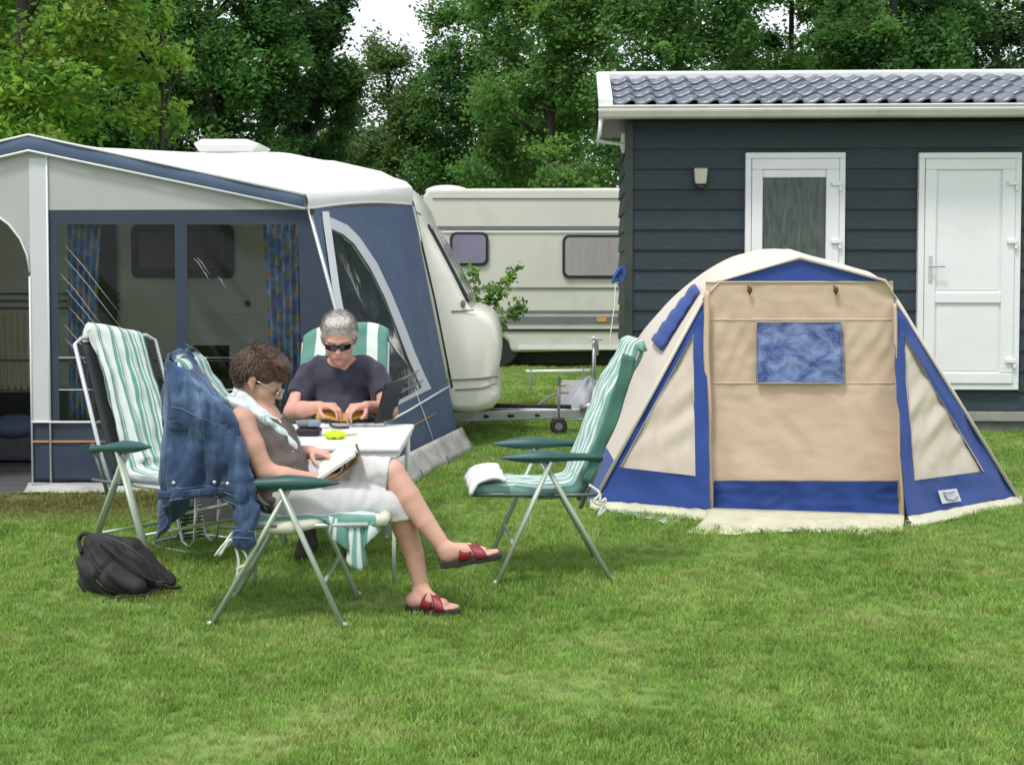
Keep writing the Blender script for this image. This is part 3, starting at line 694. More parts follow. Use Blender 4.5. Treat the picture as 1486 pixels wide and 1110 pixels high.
# valance
def val(px, py): return at(px, py, YF - .03)
top = [Vector((-5.2, YF - .03, 1.99)), val(42, 196), val(443, 283)]; bot = [Vector((-5.2, YF - .03, 1.88)), val(42, 219), val(443, 303)]
def val_fn(u, v):
    p = poly_interp(top, u).lerp(poly_interp(bot, u), v); p.y -= .012 * math.sin(v * 3.14) + .006 * math.sin(u * 40); return p
B().grid(val_fn, 60, 5, .004).build('valance', 'awning_blue', aw, smooth=True)
for L_, nm in ((top, 'valance_piping'), (bot, 'valance_piping')):
    B().tube([p + Vector((0, -.012, 0)) for p in L_], .009, 6).build(nm, 'piping_white', aw, smooth=True)
# front wall
T = .004
def fx(px): return at(px, 0, YF).x
def fz(py): return at(300, py, YF).z
zb1, zw1, zw0, zs = fz(305), fz(326), fz(612), fz(700)
def xr(z): return lerp(F1.x, F2.x, (F1.z - z) / F1.z)
xl = fx(38); xm = fx(65)
arch = []
ax, ar = -3.75, xl + 3.75
for k in range(0, 13):
    a_ = math.pi * k / 12; arch.append((ax - ar * math.cos(a_), 1.50 + .46 * math.sin(a_)))        # from left foot over to right foot
gable = [(xm, zw0), (xm, zb1), (F1.x, zb1 + .005)] + [(poly_interp(bot, t).x, poly_interp(bot, t).z + .04) for t in (.999, .75, .5)] + [(PK.x, fz(205))] + [(-5.18, 1.9), (-5.18, zw0), (ax - ar, zw0)] + arch + [(xl, zw0)]
B().prism([(x, YF, z) for x, z in gable], (0, T, 0)).build('gable_panel', 'awning_grey_fabric', aw)
B().span((xl + .004, YF - .008, zw0), (xm - .004, YF - .003, zb1 + .35)).build('door_pillar', 'awning_white_fabric', aw)
for x in (xm, xl): B().tube([(x, YF - .012, zs - .02), (x, YF - .012, zb1 + (.42 if x == xm else -.45))], .007, 6).build('seam_piping', 'piping_white', aw, smooth=True)
B().tube([(x, YF - .01, z) for x, z in arch], .008, 6).build('door_piping', 'piping_white', aw, smooth=True)
wins = ((fx(78), fx(250)), (fx(268), fx(430)))
fb = B()
for q in ([(xm, zb1), (F1.x, zb1), (xr(zw1), zw1), (xm, zw1)], [(xm, zw1), (wins[0][0], zw1), (wins[0][0], zw0), (xm, zw0)],
          [(wins[0][1], zw1), (wins[1][0], zw1), (wins[1][0], zw0), (wins[0][1], zw0)], [(wins[1][1], zw1), (xr(zw1), zw1), (xr(zw0), zw0), (wins[1][1] + .03, zw0)]):
    fb.prism([(x, YF, z) for x, z in q], (0, T, 0))
fb.build('window_surround', 'awning_navy', aw)
def film(x0, x1, z0, z1, y):
    def f(u, v):
        x, z = lerp(x0, x1, u), lerp(z0, z1, v); e = math.sin(u * 3.14) * math.sin(v * 3.14)
        return (x, y + e * (.03 * math.sin(3 * x + 4 * z) + .012 * math.sin(25 * (x * .8 + z * .62)) * (u < .6)), z)
    return f
for x0, x1 in wins:
    wf = B().grid(film(x0, x1, zw0, zw1, YF + .004), 40, 50).build('window_film', 'clear_film', aw, smooth=True)
    b = B()
    n_c = 7 if x0 < -2.6 else 4
    for k in range(n_c):           # white reflection streaks on the film, modelled as thin raised creases
        a = Vector((lerp(x0, x0 + .08, random.random()), YF - .004, lerp(zw1 - .12, zw1 - .85, k / n_c) - random.random() * .05)) if x0 < -2.6 else Vector((x0 + .03 + .25 * random.random(), YF - .004, zw1 - .15 - .3 * random.random()))
        L_ = (.40 + .45 * random.random()) if x0 < -2.6 else .08 + .1 * random.random()
        d = Vector((.62, 0, -.78)) * L_
        if a.x + d.x > x1 - .02: continue
        b.tube([a, a + d * .3 + Vector((.004, 0, .006)), a + d * .65, a + d], [.0008, .0028, .002, .0006], 5, flat=(1, .5))
    if b.v: o = b.build('reflection_streak', 'piping_white', wf, smooth=True); o['kind'] = 'stuff'
    for z in (zw0 + .22, zw0 + .44): B().tube([(x0, YF - .006, z), (min(x1, x0 + .4), YF - .006, z)], .003, 5).build('welt', 'piping_white', wf, smooth=True)
# lower skirts
for x0, x1 in ((xl, xm - .006), (xm + .006, None)):
    q = [(x0, zs), (x0, zw0 - .006), (x1 if x1 else xr(zw0), zw0 - .006), (x1 if x1 else xr(zs), zs)]
    def f(u, v, q=q):
        a = Vector((q[0][0], YF, q[0][1])).lerp(Vector((q[3][0], YF, q[3][1])), u); b_ = Vector((q[1][0], YF, q[1][1])).lerp(Vector((q[2][0], YF, q[2][1])), u)
        p = a.lerp(b_, v); p.y += .02 * mnoise.noise(Vector((p.x * 4, p.z * 5, 1))) * math.sin(v * 3.14); return p
    sk = B().grid(f, 30, 12, .003).build('skirt_panel', 'awning_navy', aw, smooth=True)
    zo = fz(640); B().span((x0 + .004, YF - .016, zo - .006), ((x1 or xr(zo)) - .004, YF - .0125, zo + .006)).build('trim_band', 'orange_trim', sk)
B().tube([(xl, YF - .014, zw0), (xr(zw0), YF - .014, zw0)], .008, 6).build('skirt_piping', 'piping_white', aw, smooth=True)
B().tube([(xl, YF - .03, zs - .01), (xr(.1), YF - .03, zs - .01)], .010, 6).build('base_rail', 'silver_tube', aw, smooth=True)
def flap(u, v):
    x = lerp(xl - .03, xr(0), u); return (x, YF - .02 - .10 * v - .02 * mnoise.noise(Vector((x * 5, v, 0))), lerp(zs, .012, v ** .7) + .012 * mnoise.noise(Vector((x * 7, v * 3, 3))) * v)
B().grid(flap, 50, 5, .003).build('mud_flap', 'mud_flap_grey', aw, smooth=True)
# unseen left end wall added to close off light, and panel beyond the door
B().prism([(-5.2, YF, 0), (-5.2, YC0, 0), (-5.2, YC0, 2.48), (-5.2, YF, 1.95)], (.01, 0, 0)).build('light_block_wall', 'awning_navy', aw)
B().prism([(-5.2, YF, 0), (ax - ar, YF, 0), (ax - ar, YF, zw0), (-5.2, YF, zw0)], (0, T, 0)).build('skirt_panel', 'awning_navy', aw)
B().grid(lambda u, v: (lerp(-5.2, lerp(-.95, -.5, v), u), lerp(YF - .12, YC0, v), .006), 10, 6).build('groundsheet', 'groundsheet', aw)
# side wall (plane through F1, F2, B2)
B1 = at(597, 297, YC0 - .04)
n_s = (F2 - F1).cross(B2 - F1).normalized()
if n_s.x < 0: n_s = -n_s
def quad_(u, v): return F1.lerp(B1, u).lerp(F2.lerp(B2, u), v)
def sp_(px, py, off=0.0):
    u, v = .5, .5
    for _ in range(12):
        p = proj(quad_(u, v)); a = proj(quad_(u + .001, v)); b_ = proj(quad_(u, v + .001)); J = np.array([[(a[0] - p[0]) / .001, (b_[0] - p[0]) / .001], [(a[1] - p[1]) / .001, (b_[1] - p[1]) / .001]])
        d = np.linalg.solve(J, np.array([px - p[0], py - p[1]])); u += float(d[0]); v += float(d[1])
    return quad_(u, v) + n_s * off
B1p = sp_(597, 297)
outer = [(445, 303), (557, 715), (668, 653), (597, 297)]
wo_ = [(470, 320), (480, 322), (500, 331), (520, 346), (545, 382), (566, 425), (584, 472), (600, 515), (614, 548), (622, 566), (600, 577), (565, 597), (540, 612), (518, 560), (500, 480), (484, 400)]
wi_ = [(474, 332), (482, 333), (498, 341), (514, 355), (537, 390), (558, 432), (576, 478), (591, 518), (604, 548), (611, 563), (590, 575), (558, 592), (538, 602), (521, 560), (503, 478), (488, 400)]
n_ = len(wo_)
# navy/blue panel as a ring between the outer quad and the window outline
ob = []
per = [V((*p, 0)) for p in outer]
def outer_at(px, py):
    c = (545, 480); d = Vector((px - c[0], py - c[1])); best = None
    for a, b_ in zip(outer, outer[1:] + outer[:1]):
        ex_, ey = b_[0] - a[0], b_[1] - a[1]; den = d.x * ey - d.y * ex_
        if abs(den) < 1e-9: continue
        t = ((a[0] - c[0]) * ey - (a[1] - c[1]) * ex_) / den; s = ((a[0] - c[0]) * d.y - (a[1] - c[1]) * d.x) / den
        if t > 0 and -1e-6 <= s <= 1.0001 and (best is None or t < best[0]): best = (t, c[0] + d.x * t, c[1] + d.y * t)
    return best[1], best[2]
# build with triangulation: boundary loops through bmesh
import bmesh
def ring_mesh(outer_pts, inner_pts, off, name, mat, parent):
    bm = bmesh.new(); vo = [bm.verts.new(sp_(x, y, off)) for x, y in outer_pts]; vi = [bm.verts.new(sp_(x, y, off)) for x, y in inner_pts]
    eds = [bm.edges.new((L_[i], L_[(i + 1) % len(L_)])) for L_ in (vo, vi) for i in range(len(L_))]
    bmesh.ops.triangle_fill(bm, edges=eds, use_beauty=True)
    cen = sum((V(x, y) for x, y in inner_pts), V(0, 0)) / len(inner_pts)
    bmesh.ops.recalc_face_normals(bm, faces=bm.faces)
    me = bpy.data.meshes.new(name); Tm = mw(parent).inverted(); bm.transform(Tm); bm.to_mesh(me); bm.free(); me.materials.append(MATS[mat])
    o = link(name, me, parent); s = o.modifiers.new('solid', 'SOLIDIFY'); s.thickness = .004; return o
wob_ = [(466, 314), (481, 317), (503, 327), (521, 345), (546, 382), (567, 426), (586, 472), (602, 514), (616, 546), (625, 564), (596, 578), (560, 597), (536, 609), (517, 561), (498, 478), (482, 400)]
sw_ = ring_mesh(outer, wob_, 0, 'side_panel', 'awning_blue', aw)
ring_mesh(wob_, wi_, .003, 'side_window_border', 'awning_white_fabric', aw)
bm = B(); cen = sp_(545, 480); pts3 = [sp_(x, y, -.004) for x, y in wi_]; cc = sum(pts3, Vector()) / len(pts3)
m_ = len(pts3); vs_ = [cc] + [cc.lerp(p, t) + n_s * (.02 * math.sin(i * 1.7) * math.sin(t * 3.14)) for t in (.35, .7, 1.0) for i, p in enumerate(pts3)]
fs_ = [(0, 1 + i, 1 + (i + 1) % m_) for i in range(m_)] + [(1 + j * m_ + i, 1 + (j + 1) * m_ + i, 1 + (j + 1) * m_ + (i + 1) % m_, 1 + j * m_ + (i + 1) % m_) for j in range(2) for i in range(m_)]
B().add(vs_, fs_).build('side_window_film', 'clear_film_side', aw, smooth=True)
for a, b_ in (((543, 572), (606, 538)), ((548, 588), (612, 552))): B().tube([sp_(*a, .008), sp_(*b_, .008)], .010, 5, flat=(1, .4)).build('welt', 'blue_grey', aw, smooth=True)
for k in range(5):
    a_, b__ = (556 + k * 9, 612 - k * 10 - 25), (568 + k * 9, 580 - k * 9); B().tube([sp_(*a_, .006), sp_((a_[0] + b__[0]) / 2 + 4, (a_[1] + b__[1]) / 2, .009), sp_(*b__, .006)], [.001, .004, .001], 5).build('film_glint', 'blue_grey', aw, smooth=True)
B().tube([sp_(533, 627, .008), sp_(590, 597, .010), sp_(652, 560, .008)], .009, 6).build('side_piping', 'piping_white', aw, smooth=True)
B().tube([sp_(541, 652, .008), sp_(590, 623, .008), sp_(631, 600, .008)], .006, 5).build('side_trim_band', 'orange_trim', aw, smooth=True)
B().tube([sp_(598, 300, .008), sp_(628, 430, .008), sp_(652, 562, .008)], .009, 6).build('rear_piping', 'piping_white', aw, smooth=True)
B().tube([sp_(600, 565, .01), sp_(622, 625, .012), sp_(636, 672, .01)], .004, 5).build('guy_strap', 'piping_white', aw, smooth=True)
B().prism([sp_(465, 308, .012), sp_(474, 308, .012), sp_(494, 452, .012), sp_(540, 640, .012), sp_(532, 640, .012), sp_(484, 450, .012)], n_s * .006).build('corner_strip', 'piping_white', aw)
B().tube([F1 + Vector((.012, -.005, 0)), F2 + Vector((.012, -.005, 0))], .014, 8).build('corner_pole', 'silver_tube', aw, smooth=True)
B().box(F1 + Vector((.04, -.02, -.02)), (.03, .03, .04)).build('corner_clip', 'black_plastic', aw, bevel=.004)
def sflap(u, v):
    a = F2.lerp(B2, u); nz_ = mnoise.noise(Vector((u * 12, v * 2, 5))); p = a + Vector((.01 + .10 * v + .02 * nz_, -.01 - .03 * v, lerp(.19, .008, v) + .01 * nz_)); return p
B().grid(sflap, 30, 5, .003).build('side_mud_flap', 'mud_flap_grey', aw, smooth=True)
for p in (sflap(.62, 1), sflap(.98, 1), sflap(.3, 1)): B().tube([p + Vector((-.02, 0, .06)), p + Vector((.02, 0, -.02))], .006, 6).build('peg', 'grey_plastic', aw)
# curtains in the awning windows
def curtain(x0, x1, x0b, x1b, lab):
    cx_ = (x0 + x1) / 2; r_ = empty('curtain', (cx_, YF + .12, zw0), 0, lab, 'curtain', 'curtains inside the awning windows')
    L_ = x1 - x0
    def f(u, v):
        g = v ** 1.5; x = lerp(lerp(x0b, x1b, u), lerp(x0, x1, u), g); return (x, YF + .12 + .025 * math.sin(u * 2 * math.pi * 5 + .5 * math.sin(v * 4)), lerp(zw0 - .0, zw1 + .03, v))
    B().grid(f, 60, 20, .002, uvs=(L_ * 2.2, zw1 - zw0)).build('drape', 'curtain_print', r_, smooth=True)
    B().tube([(x0 - .03, YF + .12, zw1 + .035), (x1 + .03, YF + .12, zw1 + .035)], .006, 6).build('curtain_wire', 'piping_white', r_, smooth=True)
curtain(fx(86), fx(136), fx(84), fx(122), 'blue patterned curtain at the left edge of the awning window')
curtain(fx(374), fx(428), fx(384), fx(430), 'blue patterned curtain at the right edge of the awning window')
# things inside the awning, dimly seen
hb = empty('folding_bench', (-4.1, 10.9, 0), 0, 'dark folded bundle on the floor just inside the awning door', 'bundle')
B().span((-4.3, 10.7, .02), (-3.35, 11.1, .22)).build('base', 'groundsheet', hb, bevel=.04)
B().ell((-3.9, 10.8, .28), (.22, .16, .10)).build('cloth', 'awning_blue', hb, smooth=True)
B().ell((-3.6, 10.75, .24), (.10, .12, .07)).build('bag', 'brown_cloth', hb, smooth=True)

# ================================================================ FAR CARAVAN
YV = 20.7
fc = empty('old_caravan', (.6, 21.8, 0), 0, 'old pale cream caravan parked behind, between the touring caravan and chalet', 'caravan')
def vx(px): return at(px, 400, YV).x
def vz(py): return at(760, py, YV).z
b = B(); pts_ = [(vx(612), vz(335)), (vx(614), vz(285)), (vx(622), vz(274)), (3.4, vz(272)), (3.7, vz(290)), (3.8, vz(420)), (3.7, vz(505)), (vx(765), vz(511)), (vx(742), vz(511)), (vx(738), vz(497)), (vx(730), vz(489)), (vx(720), vz(489)), (vx(700), vz(511)), (vx(625), vz(508)), (vx(610), vz(450))]
b.prism([(x, YV, z) for x, z in pts_], (0, 2.2, 0)).build('body', 'caravan_old_cream', fc, bevel=.05, seg=3)
for py, hh, mt in ((331, .055, 'grey_plastic'), (336.5, .03, 'white_plastic'), (418, .02, 'grey_plastic'), (452, .03, 'grey_plastic'), (464, .10, 'grey_plastic'), (479, .035, 'black_rubber'), (288, .01, 'grey_plastic')):
    B().span((vx(628), YV - .02, vz(py) - hh / 2), (3.65, YV - .001, vz(py) + hh / 2)).build('trim_strip', mt, fc)
B().span((vx(752), YV - .035, vz(507)), (3.6, YV - .021, vz(500))).build('sill_moulding', 'white_plastic', fc)
for x0, x1, y0, y1, mt in ((653, 709, 337, 386, 'lilac_glass'), (816, 912, 341, 404, 'grey_curtain_glass')):
    w = rrect(vx(x0), vx(x1), vz(y1), vz(y0), YV - .04, .10, .038).build('window', 'black_rubber', fc)
    rrect(vx(x0 + 4), vx(x1 - 4), vz(y1 - 4), vz(y0 + 4), YV - .052, .07, .011).build('pane', mt, w)
B().span((vx(866), YV - .03, vz(467)), (vx(880), YV - .021, vz(460))).build('reflector', 'orange_trim', fc)
B().ell((vx(645), YV + .8, vz(274)), (.34, .3, .10)).build('roof_dome', 'white_plastic', fc, smooth=True)
B().tube([(vx(722), YV + .05, .33), (vx(722), YV + .25, .33)], .33, 24).build('wheel', 'black_rubber', fc, bevel=.03)
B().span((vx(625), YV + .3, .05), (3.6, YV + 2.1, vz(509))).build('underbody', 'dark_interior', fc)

# ================================================================ THINGS BETWEEN CARAVANS
tp = empty('tap_post', at(862, 500, 15.5).xy.to_3d(), 0, 'grey standpipe with white tap behind the green lawn chair', 'standpipe')
pz = at(862, 492, 15.5)
B().tube([(pz.x, 15.5, 0), (pz.x, 15.5, pz.z - .02)], .022, 8).build('post', 'galvanised', tp, smooth=True)
B().tube([(pz.x + .03, 15.45, pz.z - .18), (pz.x + .03, 15.45, pz.z), (pz.x - .02, 15.42, pz.z + .02)], .02, 8).tube([(pz.x - .05, 15.45, pz.z - .0), (pz.x + .09, 15.45, pz.z + .0)], .012, 6).build('tap', 'white_plastic', tp, smooth=True)
rl = empty('low_rail', at(810, 540, 17.2).xy.to_3d(), 0, 'low white rail crossing the grass below the old caravan', 'rail')
a, b_ = at(763, 539, 17.2), at(856, 538, 17.2)
B().tube([a, b_], .020, 8).build('bar', 'white_plastic', rl, smooth=True)
for t in (.08, .9): p = a.lerp(b_, t); B().tube([(p.x, p.y, 0), (p.x, p.y, p.z + .03)], .02, 6).build('post', 'galvanised', rl)
def tarp(u, v):
    a_ = u * 2 * math.pi; c_ = at(848, 590, 13.9); r_ = (.24 * (1 - v ** 1.6)) * (1 + .2 * math.sin(3 * a_ + 1) + .12 * math.sin(7 * a_)); return (c_.x + r_ * math.cos(a_) + .05 * v, 13.9 + r_ * .7 * math.sin(a_), .005 + .40 * v ** .7 * (1 + .08 * math.sin(5 * a_)))
tag(B().grid(tarp, 40, 14).build('tarpaulin', 'tarp_grey', smooth=True), 'crumpled pale grey tarpaulin heap beside the tow bar', 'tarpaulin')
hb = empty('hose', at(800, 580, 14.2).xy.to_3d(), 0, 'thin grey hose looping over the paving behind the tow bar', 'hose')
B().tube(smooth_curve([at(777, 590, 13.8), at(800, 575, 14.3), at(812, 570, 14.4), at(830, 572, 14.2), at(845, 590, 13.9)], 24), .012, 6).build('pipe', 'galvanised', hb, smooth=True)
pst = B().tube([gnd(811, 606), gnd(811, 606) + Vector((0, 0, .42))], .016, 6).build('marker_post', 'grey_plastic', loc=gnd(811, 606)); tag(pst, 'thin grey marker post beside the tow bar', 'post')

# ================================================================ TREES
def leaf_mesh(name, centers, radii, per, size, cols, rs, droop=.15, flat=.75):
    """many leaf-sized faces scattered through clumps"""
    P, Cc, S = [], [], []
    for (c, r, k) in zip(centers, radii, per):
        d = rs.normal(size=(k, 3)); d /= np.linalg.norm(d, axis=1)[:, None]; q = np.abs(rs.normal(.62, .36, k)); an = rs.uniform(.6, 1.45, 3)
        p = np.array(c) + d * (r * q)[:, None] * np.array([1, 1, flat]) * an; p[:, 2] -= droop * r * (d[:, 0] ** 2 + d[:, 1] ** 2)
        base = cols[rs.integers(len(cols))] * rs.uniform(.9, 1.4); cc = base[None] * rs.uniform(.8, 1.3, (k, 1)); cc[:, 0] *= rs.uniform(.8, 1.25, k)
        P.append(p); Cc.append(cc); S.append(rs.uniform(.6, 1.3, k) * size)
    P, Cc, S = np.vstack(P), np.vstack(Cc), np.concatenate(S); n = len(P)
    nrm = rs.normal(size=(n, 3)); nrm[:, 2] = np.abs(nrm[:, 2]) + .5; nrm /= np.linalg.norm(nrm, axis=1)[:, None]
    t = np.cross(nrm, rs.normal(size=(n, 3))); t /= np.linalg.norm(t, axis=1)[:, None]; b = np.cross(nrm, t)
    L, W = S[:, None], S[:, None] * .55
    v = np.stack([P - t * L, P + b * W - nrm * L * .12, P + t * L, P - b * W - nrm * L * .12], 1).reshape(-1, 3)
    me = bpy.data.meshes.new(name); me.vertices.add(4 * n); me.vertices.foreach_set('co', v.astype(np.float32).ravel())
    me.loops.add(4 * n); me.loops.foreach_set('vertex_index', np.arange(4 * n, dtype=np.int32)); me.polygons.add(n)
    me.polygons.foreach_set('loop_start', np.arange(0, 4 * n, 4, dtype=np.int32)); me.polygons.foreach_set('loop_total', np.full(n, 4, dtype=np.int32))
    ca = me.color_attributes.new('tint', 'FLOAT_COLOR', 'CORNER'); c4 = np.ones((n, 4, 4), dtype=np.float32); c4[:, :, :3] = Cc[:, None, :]; ca.data.foreach_set('color', c4.ravel())
    me.materials.append(MATS['leaf']); me.update(calc_edges=True); return me
PAL = {
 'lime':  [(.22, .34, .075), (.18, .31, .065), (.26, .36, .085), (.13, .25, .055)],
 'mid':   [(.075, .165, .048), (.090, .190, .055), (.060, .140, .044), (.110, .210, .062)],
 'dark':  [(.050, .115, .042), (.062, .132, .048), (.042, .098, .036), (.078, .150, .052)],
 'bright':[(.120, .230, .065), (.095, .195, .055), (.145, .260, .075)],
 'olive': [(.105, .165, .050), (.080, .140, .042), (.130, .180, .070)]}
PAL = {k: [np.array(c) for c in v] for k, v in PAL.items()}
def tree(name, px, Y, hw, zlo, ztop, pal, label, nc=46, leaves=17000, size=.10, low=0.0, seed=1, trunk=.16, ry=None, group=None, cr=.24, off=(0, 0)):
    rs = np.random.default_rng(seed); X = (px - 743) / FPX * Y; rx = hw / FPX * Y; ry = ry or rx * .8; zc, rz = (zlo + ztop) / 2, (ztop - zlo) / 2
    r_ = empty(name, (X, Y, 0), 0, label, 'tree', group)
    cs, rr = [], []
    nc = int(nc * 1.9); cr *= .80
    for k in range(nc):
        d = rs.normal(size=3); d /= np.linalg.norm(d); q = rs.uniform(.35, 1) ** .5
        z = d[2] * q; wd = math.sqrt(max(.15, 1 - z * z)) / max(.3, math.sqrt(1 - min(.97, z * z)))
        cs.append((d[0] * q * rx * .92, d[1] * q * ry * .92, zc + z * rz)); rr.append(rs.uniform(.7, 1.35) * cr * min(rx * 1.3, rz))
    for k in range(int(nc * low)):
        cs.append((rs.uniform(-1, 1) * rx, rs.uniform(-1, 1) * ry, rs.uniform(2.0, zlo + 1))); rr.append(rs.uniform(.35, .8))
    w = np.array(rr) ** 2; per = np.maximum(20, (leaves * (1.7 if Y < 22 else 2.5) * w / w.sum())).astype(int); size *= (.72 if Y < 22 else .66)
    link('crown', leaf_mesh('crown', cs, rr, per, size, PAL[pal], rs), r_)
    b = B(); top = zc + rz * .55; sw = rs.uniform(-.3, .3, 2)
    tp_ = [Vector((sw[0] * math.sin(t * 2.2), sw[1] * math.sin(t * 3), t * top)) for t in np.linspace(0, 1, 9)]
    b.tube(tp_, [trunk * (1.25 if i == 0 else 1) * (1 - .09 * i) for i in range(9)], 8)
    for i in rs.choice(len(cs), min(len(cs), 12), replace=False):
        c = Vector(cs[i]); h0 = max(1.2, min(top * .92, c.z - .25 * math.hypot(c.x, c.y) - .6)); t = h0 / top; base = Vector((sw[0] * math.sin(t * 2.2), sw[1] * math.sin(t * 3), h0))
        mid = base.lerp(c, .5) + Vector((rs.uniform(-.2, .2), rs.uniform(-.2, .2), .15)); b.tube([base, mid, c], [trunk * .38, trunk * .25, trunk * .08], 6)
    b.build('trunk', 'bark', r_, world=False, smooth=True)
    return r_
tree('lime_maple', 50, 19.5, 180, 2.2, 9.6, 'lime', 'bright yellow-green maple at the far left above the awning peak', nc=80, leaves=24000, size=.085, seed=3, cr=.22)
tree('lime_maple', 214, 20.6, 70, 3.1, 6.0, 'lime', 'slender yellow-green maple reaching right of the awning peak', nc=16, leaves=2600, size=.075, seed=5, cr=.3, trunk=.06)
tree('broadleaf_tree', 130, 30, 175, 2, 11.5, 'mid', 'mid green broadleaf tree behind the yellow-green maples', seed=6, leaves=22000, size=.11)
tree('broadleaf_tree', 310, 29, 135, 1.8, 12, 'mid', 'tall leafy green tree rising behind the awning roof hatch', seed=7, leaves=30000, nc=60, size=.10)
tree('oak_tree', 430, 31, 95, 1.8, 10.2, 'dark', 'darkest green tree just left of the patch of white sky', seed=8, leaves=28000, nc=56, size=.10)
tree('birch_tree', 555, 37, 95, 2.4, 7.9, 'olive', 'thin olive-green tree standing under the patch of white sky', seed=9, leaves=16000, nc=34, size=.09, trunk=.07, low=.3)
tree('broadleaf_tree', 690, 36, 80, 5.2, 9.0, 'mid', 'open crowned tree right of the sky patch with light showing below', seed=10, leaves=15000, nc=44, size=.10, low=.9)
tree('broadleaf_tree', 800, 33, 120, 5.0, 12.5, 'bright', 'bright green bushy tree left of the chalet roof', seed=11, leaves=26000, nc=56, size=.10, low=.45)
tree('young_tree', 745, 39, 90, 3.8, 8.2, 'dark', 'dark thin tree with bare stems above the old caravan', seed=12, leaves=8000, nc=30, size=.10, low=.9, trunk=.08)
tree('bush_tree', 822, 25, 52, .6, 3.62, 'bright', 'small bright green bush above the roof of the old caravan', seed=13, leaves=9000, nc=26, size=.07, trunk=.05, cr=.3)
tree('broadleaf_tree', 975, 30, 135, 2.2, 12.5, 'mid', 'mid green tree directly behind the left end of the tiled roof', seed=14, leaves=30000, nc=60, size=.10)
tree('conifer_sapling', 962, 21.5, 22, 2.0, 5.15, 'bright', 'pale green young tree peeping over the left end of the tiled roof', seed=15, leaves=2200, nc=14, size=.06, trunk=.04, cr=.35)
tree('broadleaf_tree', 1150, 33, 120, 3.0, 10.0, 'bright', 'lighter green tree behind the middle of the tiled roof', seed=16, leaves=24000, nc=52, size=.10)
tree('broadleaf_tree', 1300, 30, 120, 2.2, 11.0, 'mid', 'full green tree behind the roof above the two doors', seed=17, leaves=26000, nc=52, size=.10)
tree('oak_tree', 1450, 32, 120, 2.2, 12.0, 'dark', 'dark green tree at the far right behind the tiled roof', seed=18, leaves=26000, nc=52, size=.10)
tree('broadleaf_tree', -90, 33, 150, 2, 12.0, 'mid', 'green tree mostly beyond the left edge of the photo', seed=19, leaves=14000, nc=40, size=.12)
tree('broadleaf_tree', -330, 31, 160, 1.8, 12.0, 'mid', 'green tree outside the frame at the far left of the site', seed=20, leaves=12000, nc=40, size=.13)
tree('broadleaf_tree', 1640, 31, 150, 2, 12.0, 'mid', 'green tree outside the frame at the far right of the site', seed=21, leaves=12000, nc=40, size=.13)
# distant wood behind
rs = np.random.default_rng(33); cs, rr, per = [], [], []
for k in range(290):
    px_ = rs.choice([rs.uniform(-520, 470), rs.uniform(900, 2000), rs.uniform(470, 900)], p=[.42, .42, .16]); Y = rs.uniform(42, 50)
    zt_max = 10.8 if px_ < 450 or px_ > 900 else 6.2
    if px_ > 660 and px_ < 900: zt_max = 12.5
    z = rs.uniform(3.6 if px_ > 500 and px_ < 900 else 1.5, zt_max)
    if 520 < px_ < 910 and 2.9 < z < 7.0 and rs.random() < .55: continue
    cs.append(((px_ - 743) / FPX * Y, Y, z)); rr.append(rs.uniform(1.0, 1.9)); per.append(800)
o = link('woodland', leaf_mesh('woodland', cs, rr, per, .115, PAL['dark'] + PAL['mid'], rs)); tag(o, 'distant dark woodland closing the view behind the nearer trees', 'woodland', kind='stuff')
b = B()
for k in range(34):
    px_ = 540 + k * 11 + rs.uniform(-6, 6); Y = rs.uniform(41, 47); X = (px_ - 743) / FPX * Y; b.tube([(X, Y, 0), (X + rs.uniform(-.3, .3), Y, 3.5), (X + rs.uniform(-.6, .6), Y, 6.2)], [.08, .06, .02], 5)
o = b.build('woodland_stems', 'bark'); tag(o, 'bare thin stems of the distant wood against the light', 'stems', kind='stuff')
# shrub between the caravans
sh = empty('shrub', at(725, 600, 14.6).xy.to_3d(), 0, 'young leafy shrub standing between the two caravans', 'shrub')
b = B(); lc = []; rs = np.random.default_rng(4)
stems = [[(700, 600), (704, 520), (712, 460), (735, 410), (752, 390)], [(702, 590), (700, 500), (690, 430), (684, 385)], [(704, 560), (718, 490), (745, 455), (752, 445)], [(704, 560), (700, 480), (712, 430), (722, 415)]]
for st in stems:
    pts_ = smooth_curve([at(px, py, 14.6 + i * .04) if py < 595 else gnd(px, 605).xy.to_3d().lerp(at(px, py, 14.6), .5) for i, (px, py) in enumerate(st)], 24); pts_[0].z = 0
    b.tube(pts_, [lerp(.010, .003, i / 24) for i in range(25)], 5); lc += [p for p in pts_[8:] for _ in (0, 1)]
b.build('stem', 'bark', sh, smooth=True)
T_ = mw(sh).inverted(); cs = [tuple(T_ @ (p + Vector(rs.normal(size=3) * .035))) for p in lc]
link('foliage', leaf_mesh('foliage', cs, [.07] * len(cs), [7] * len(cs), .034, PAL['bright'] + PAL['lime'][:1], rs), sh)

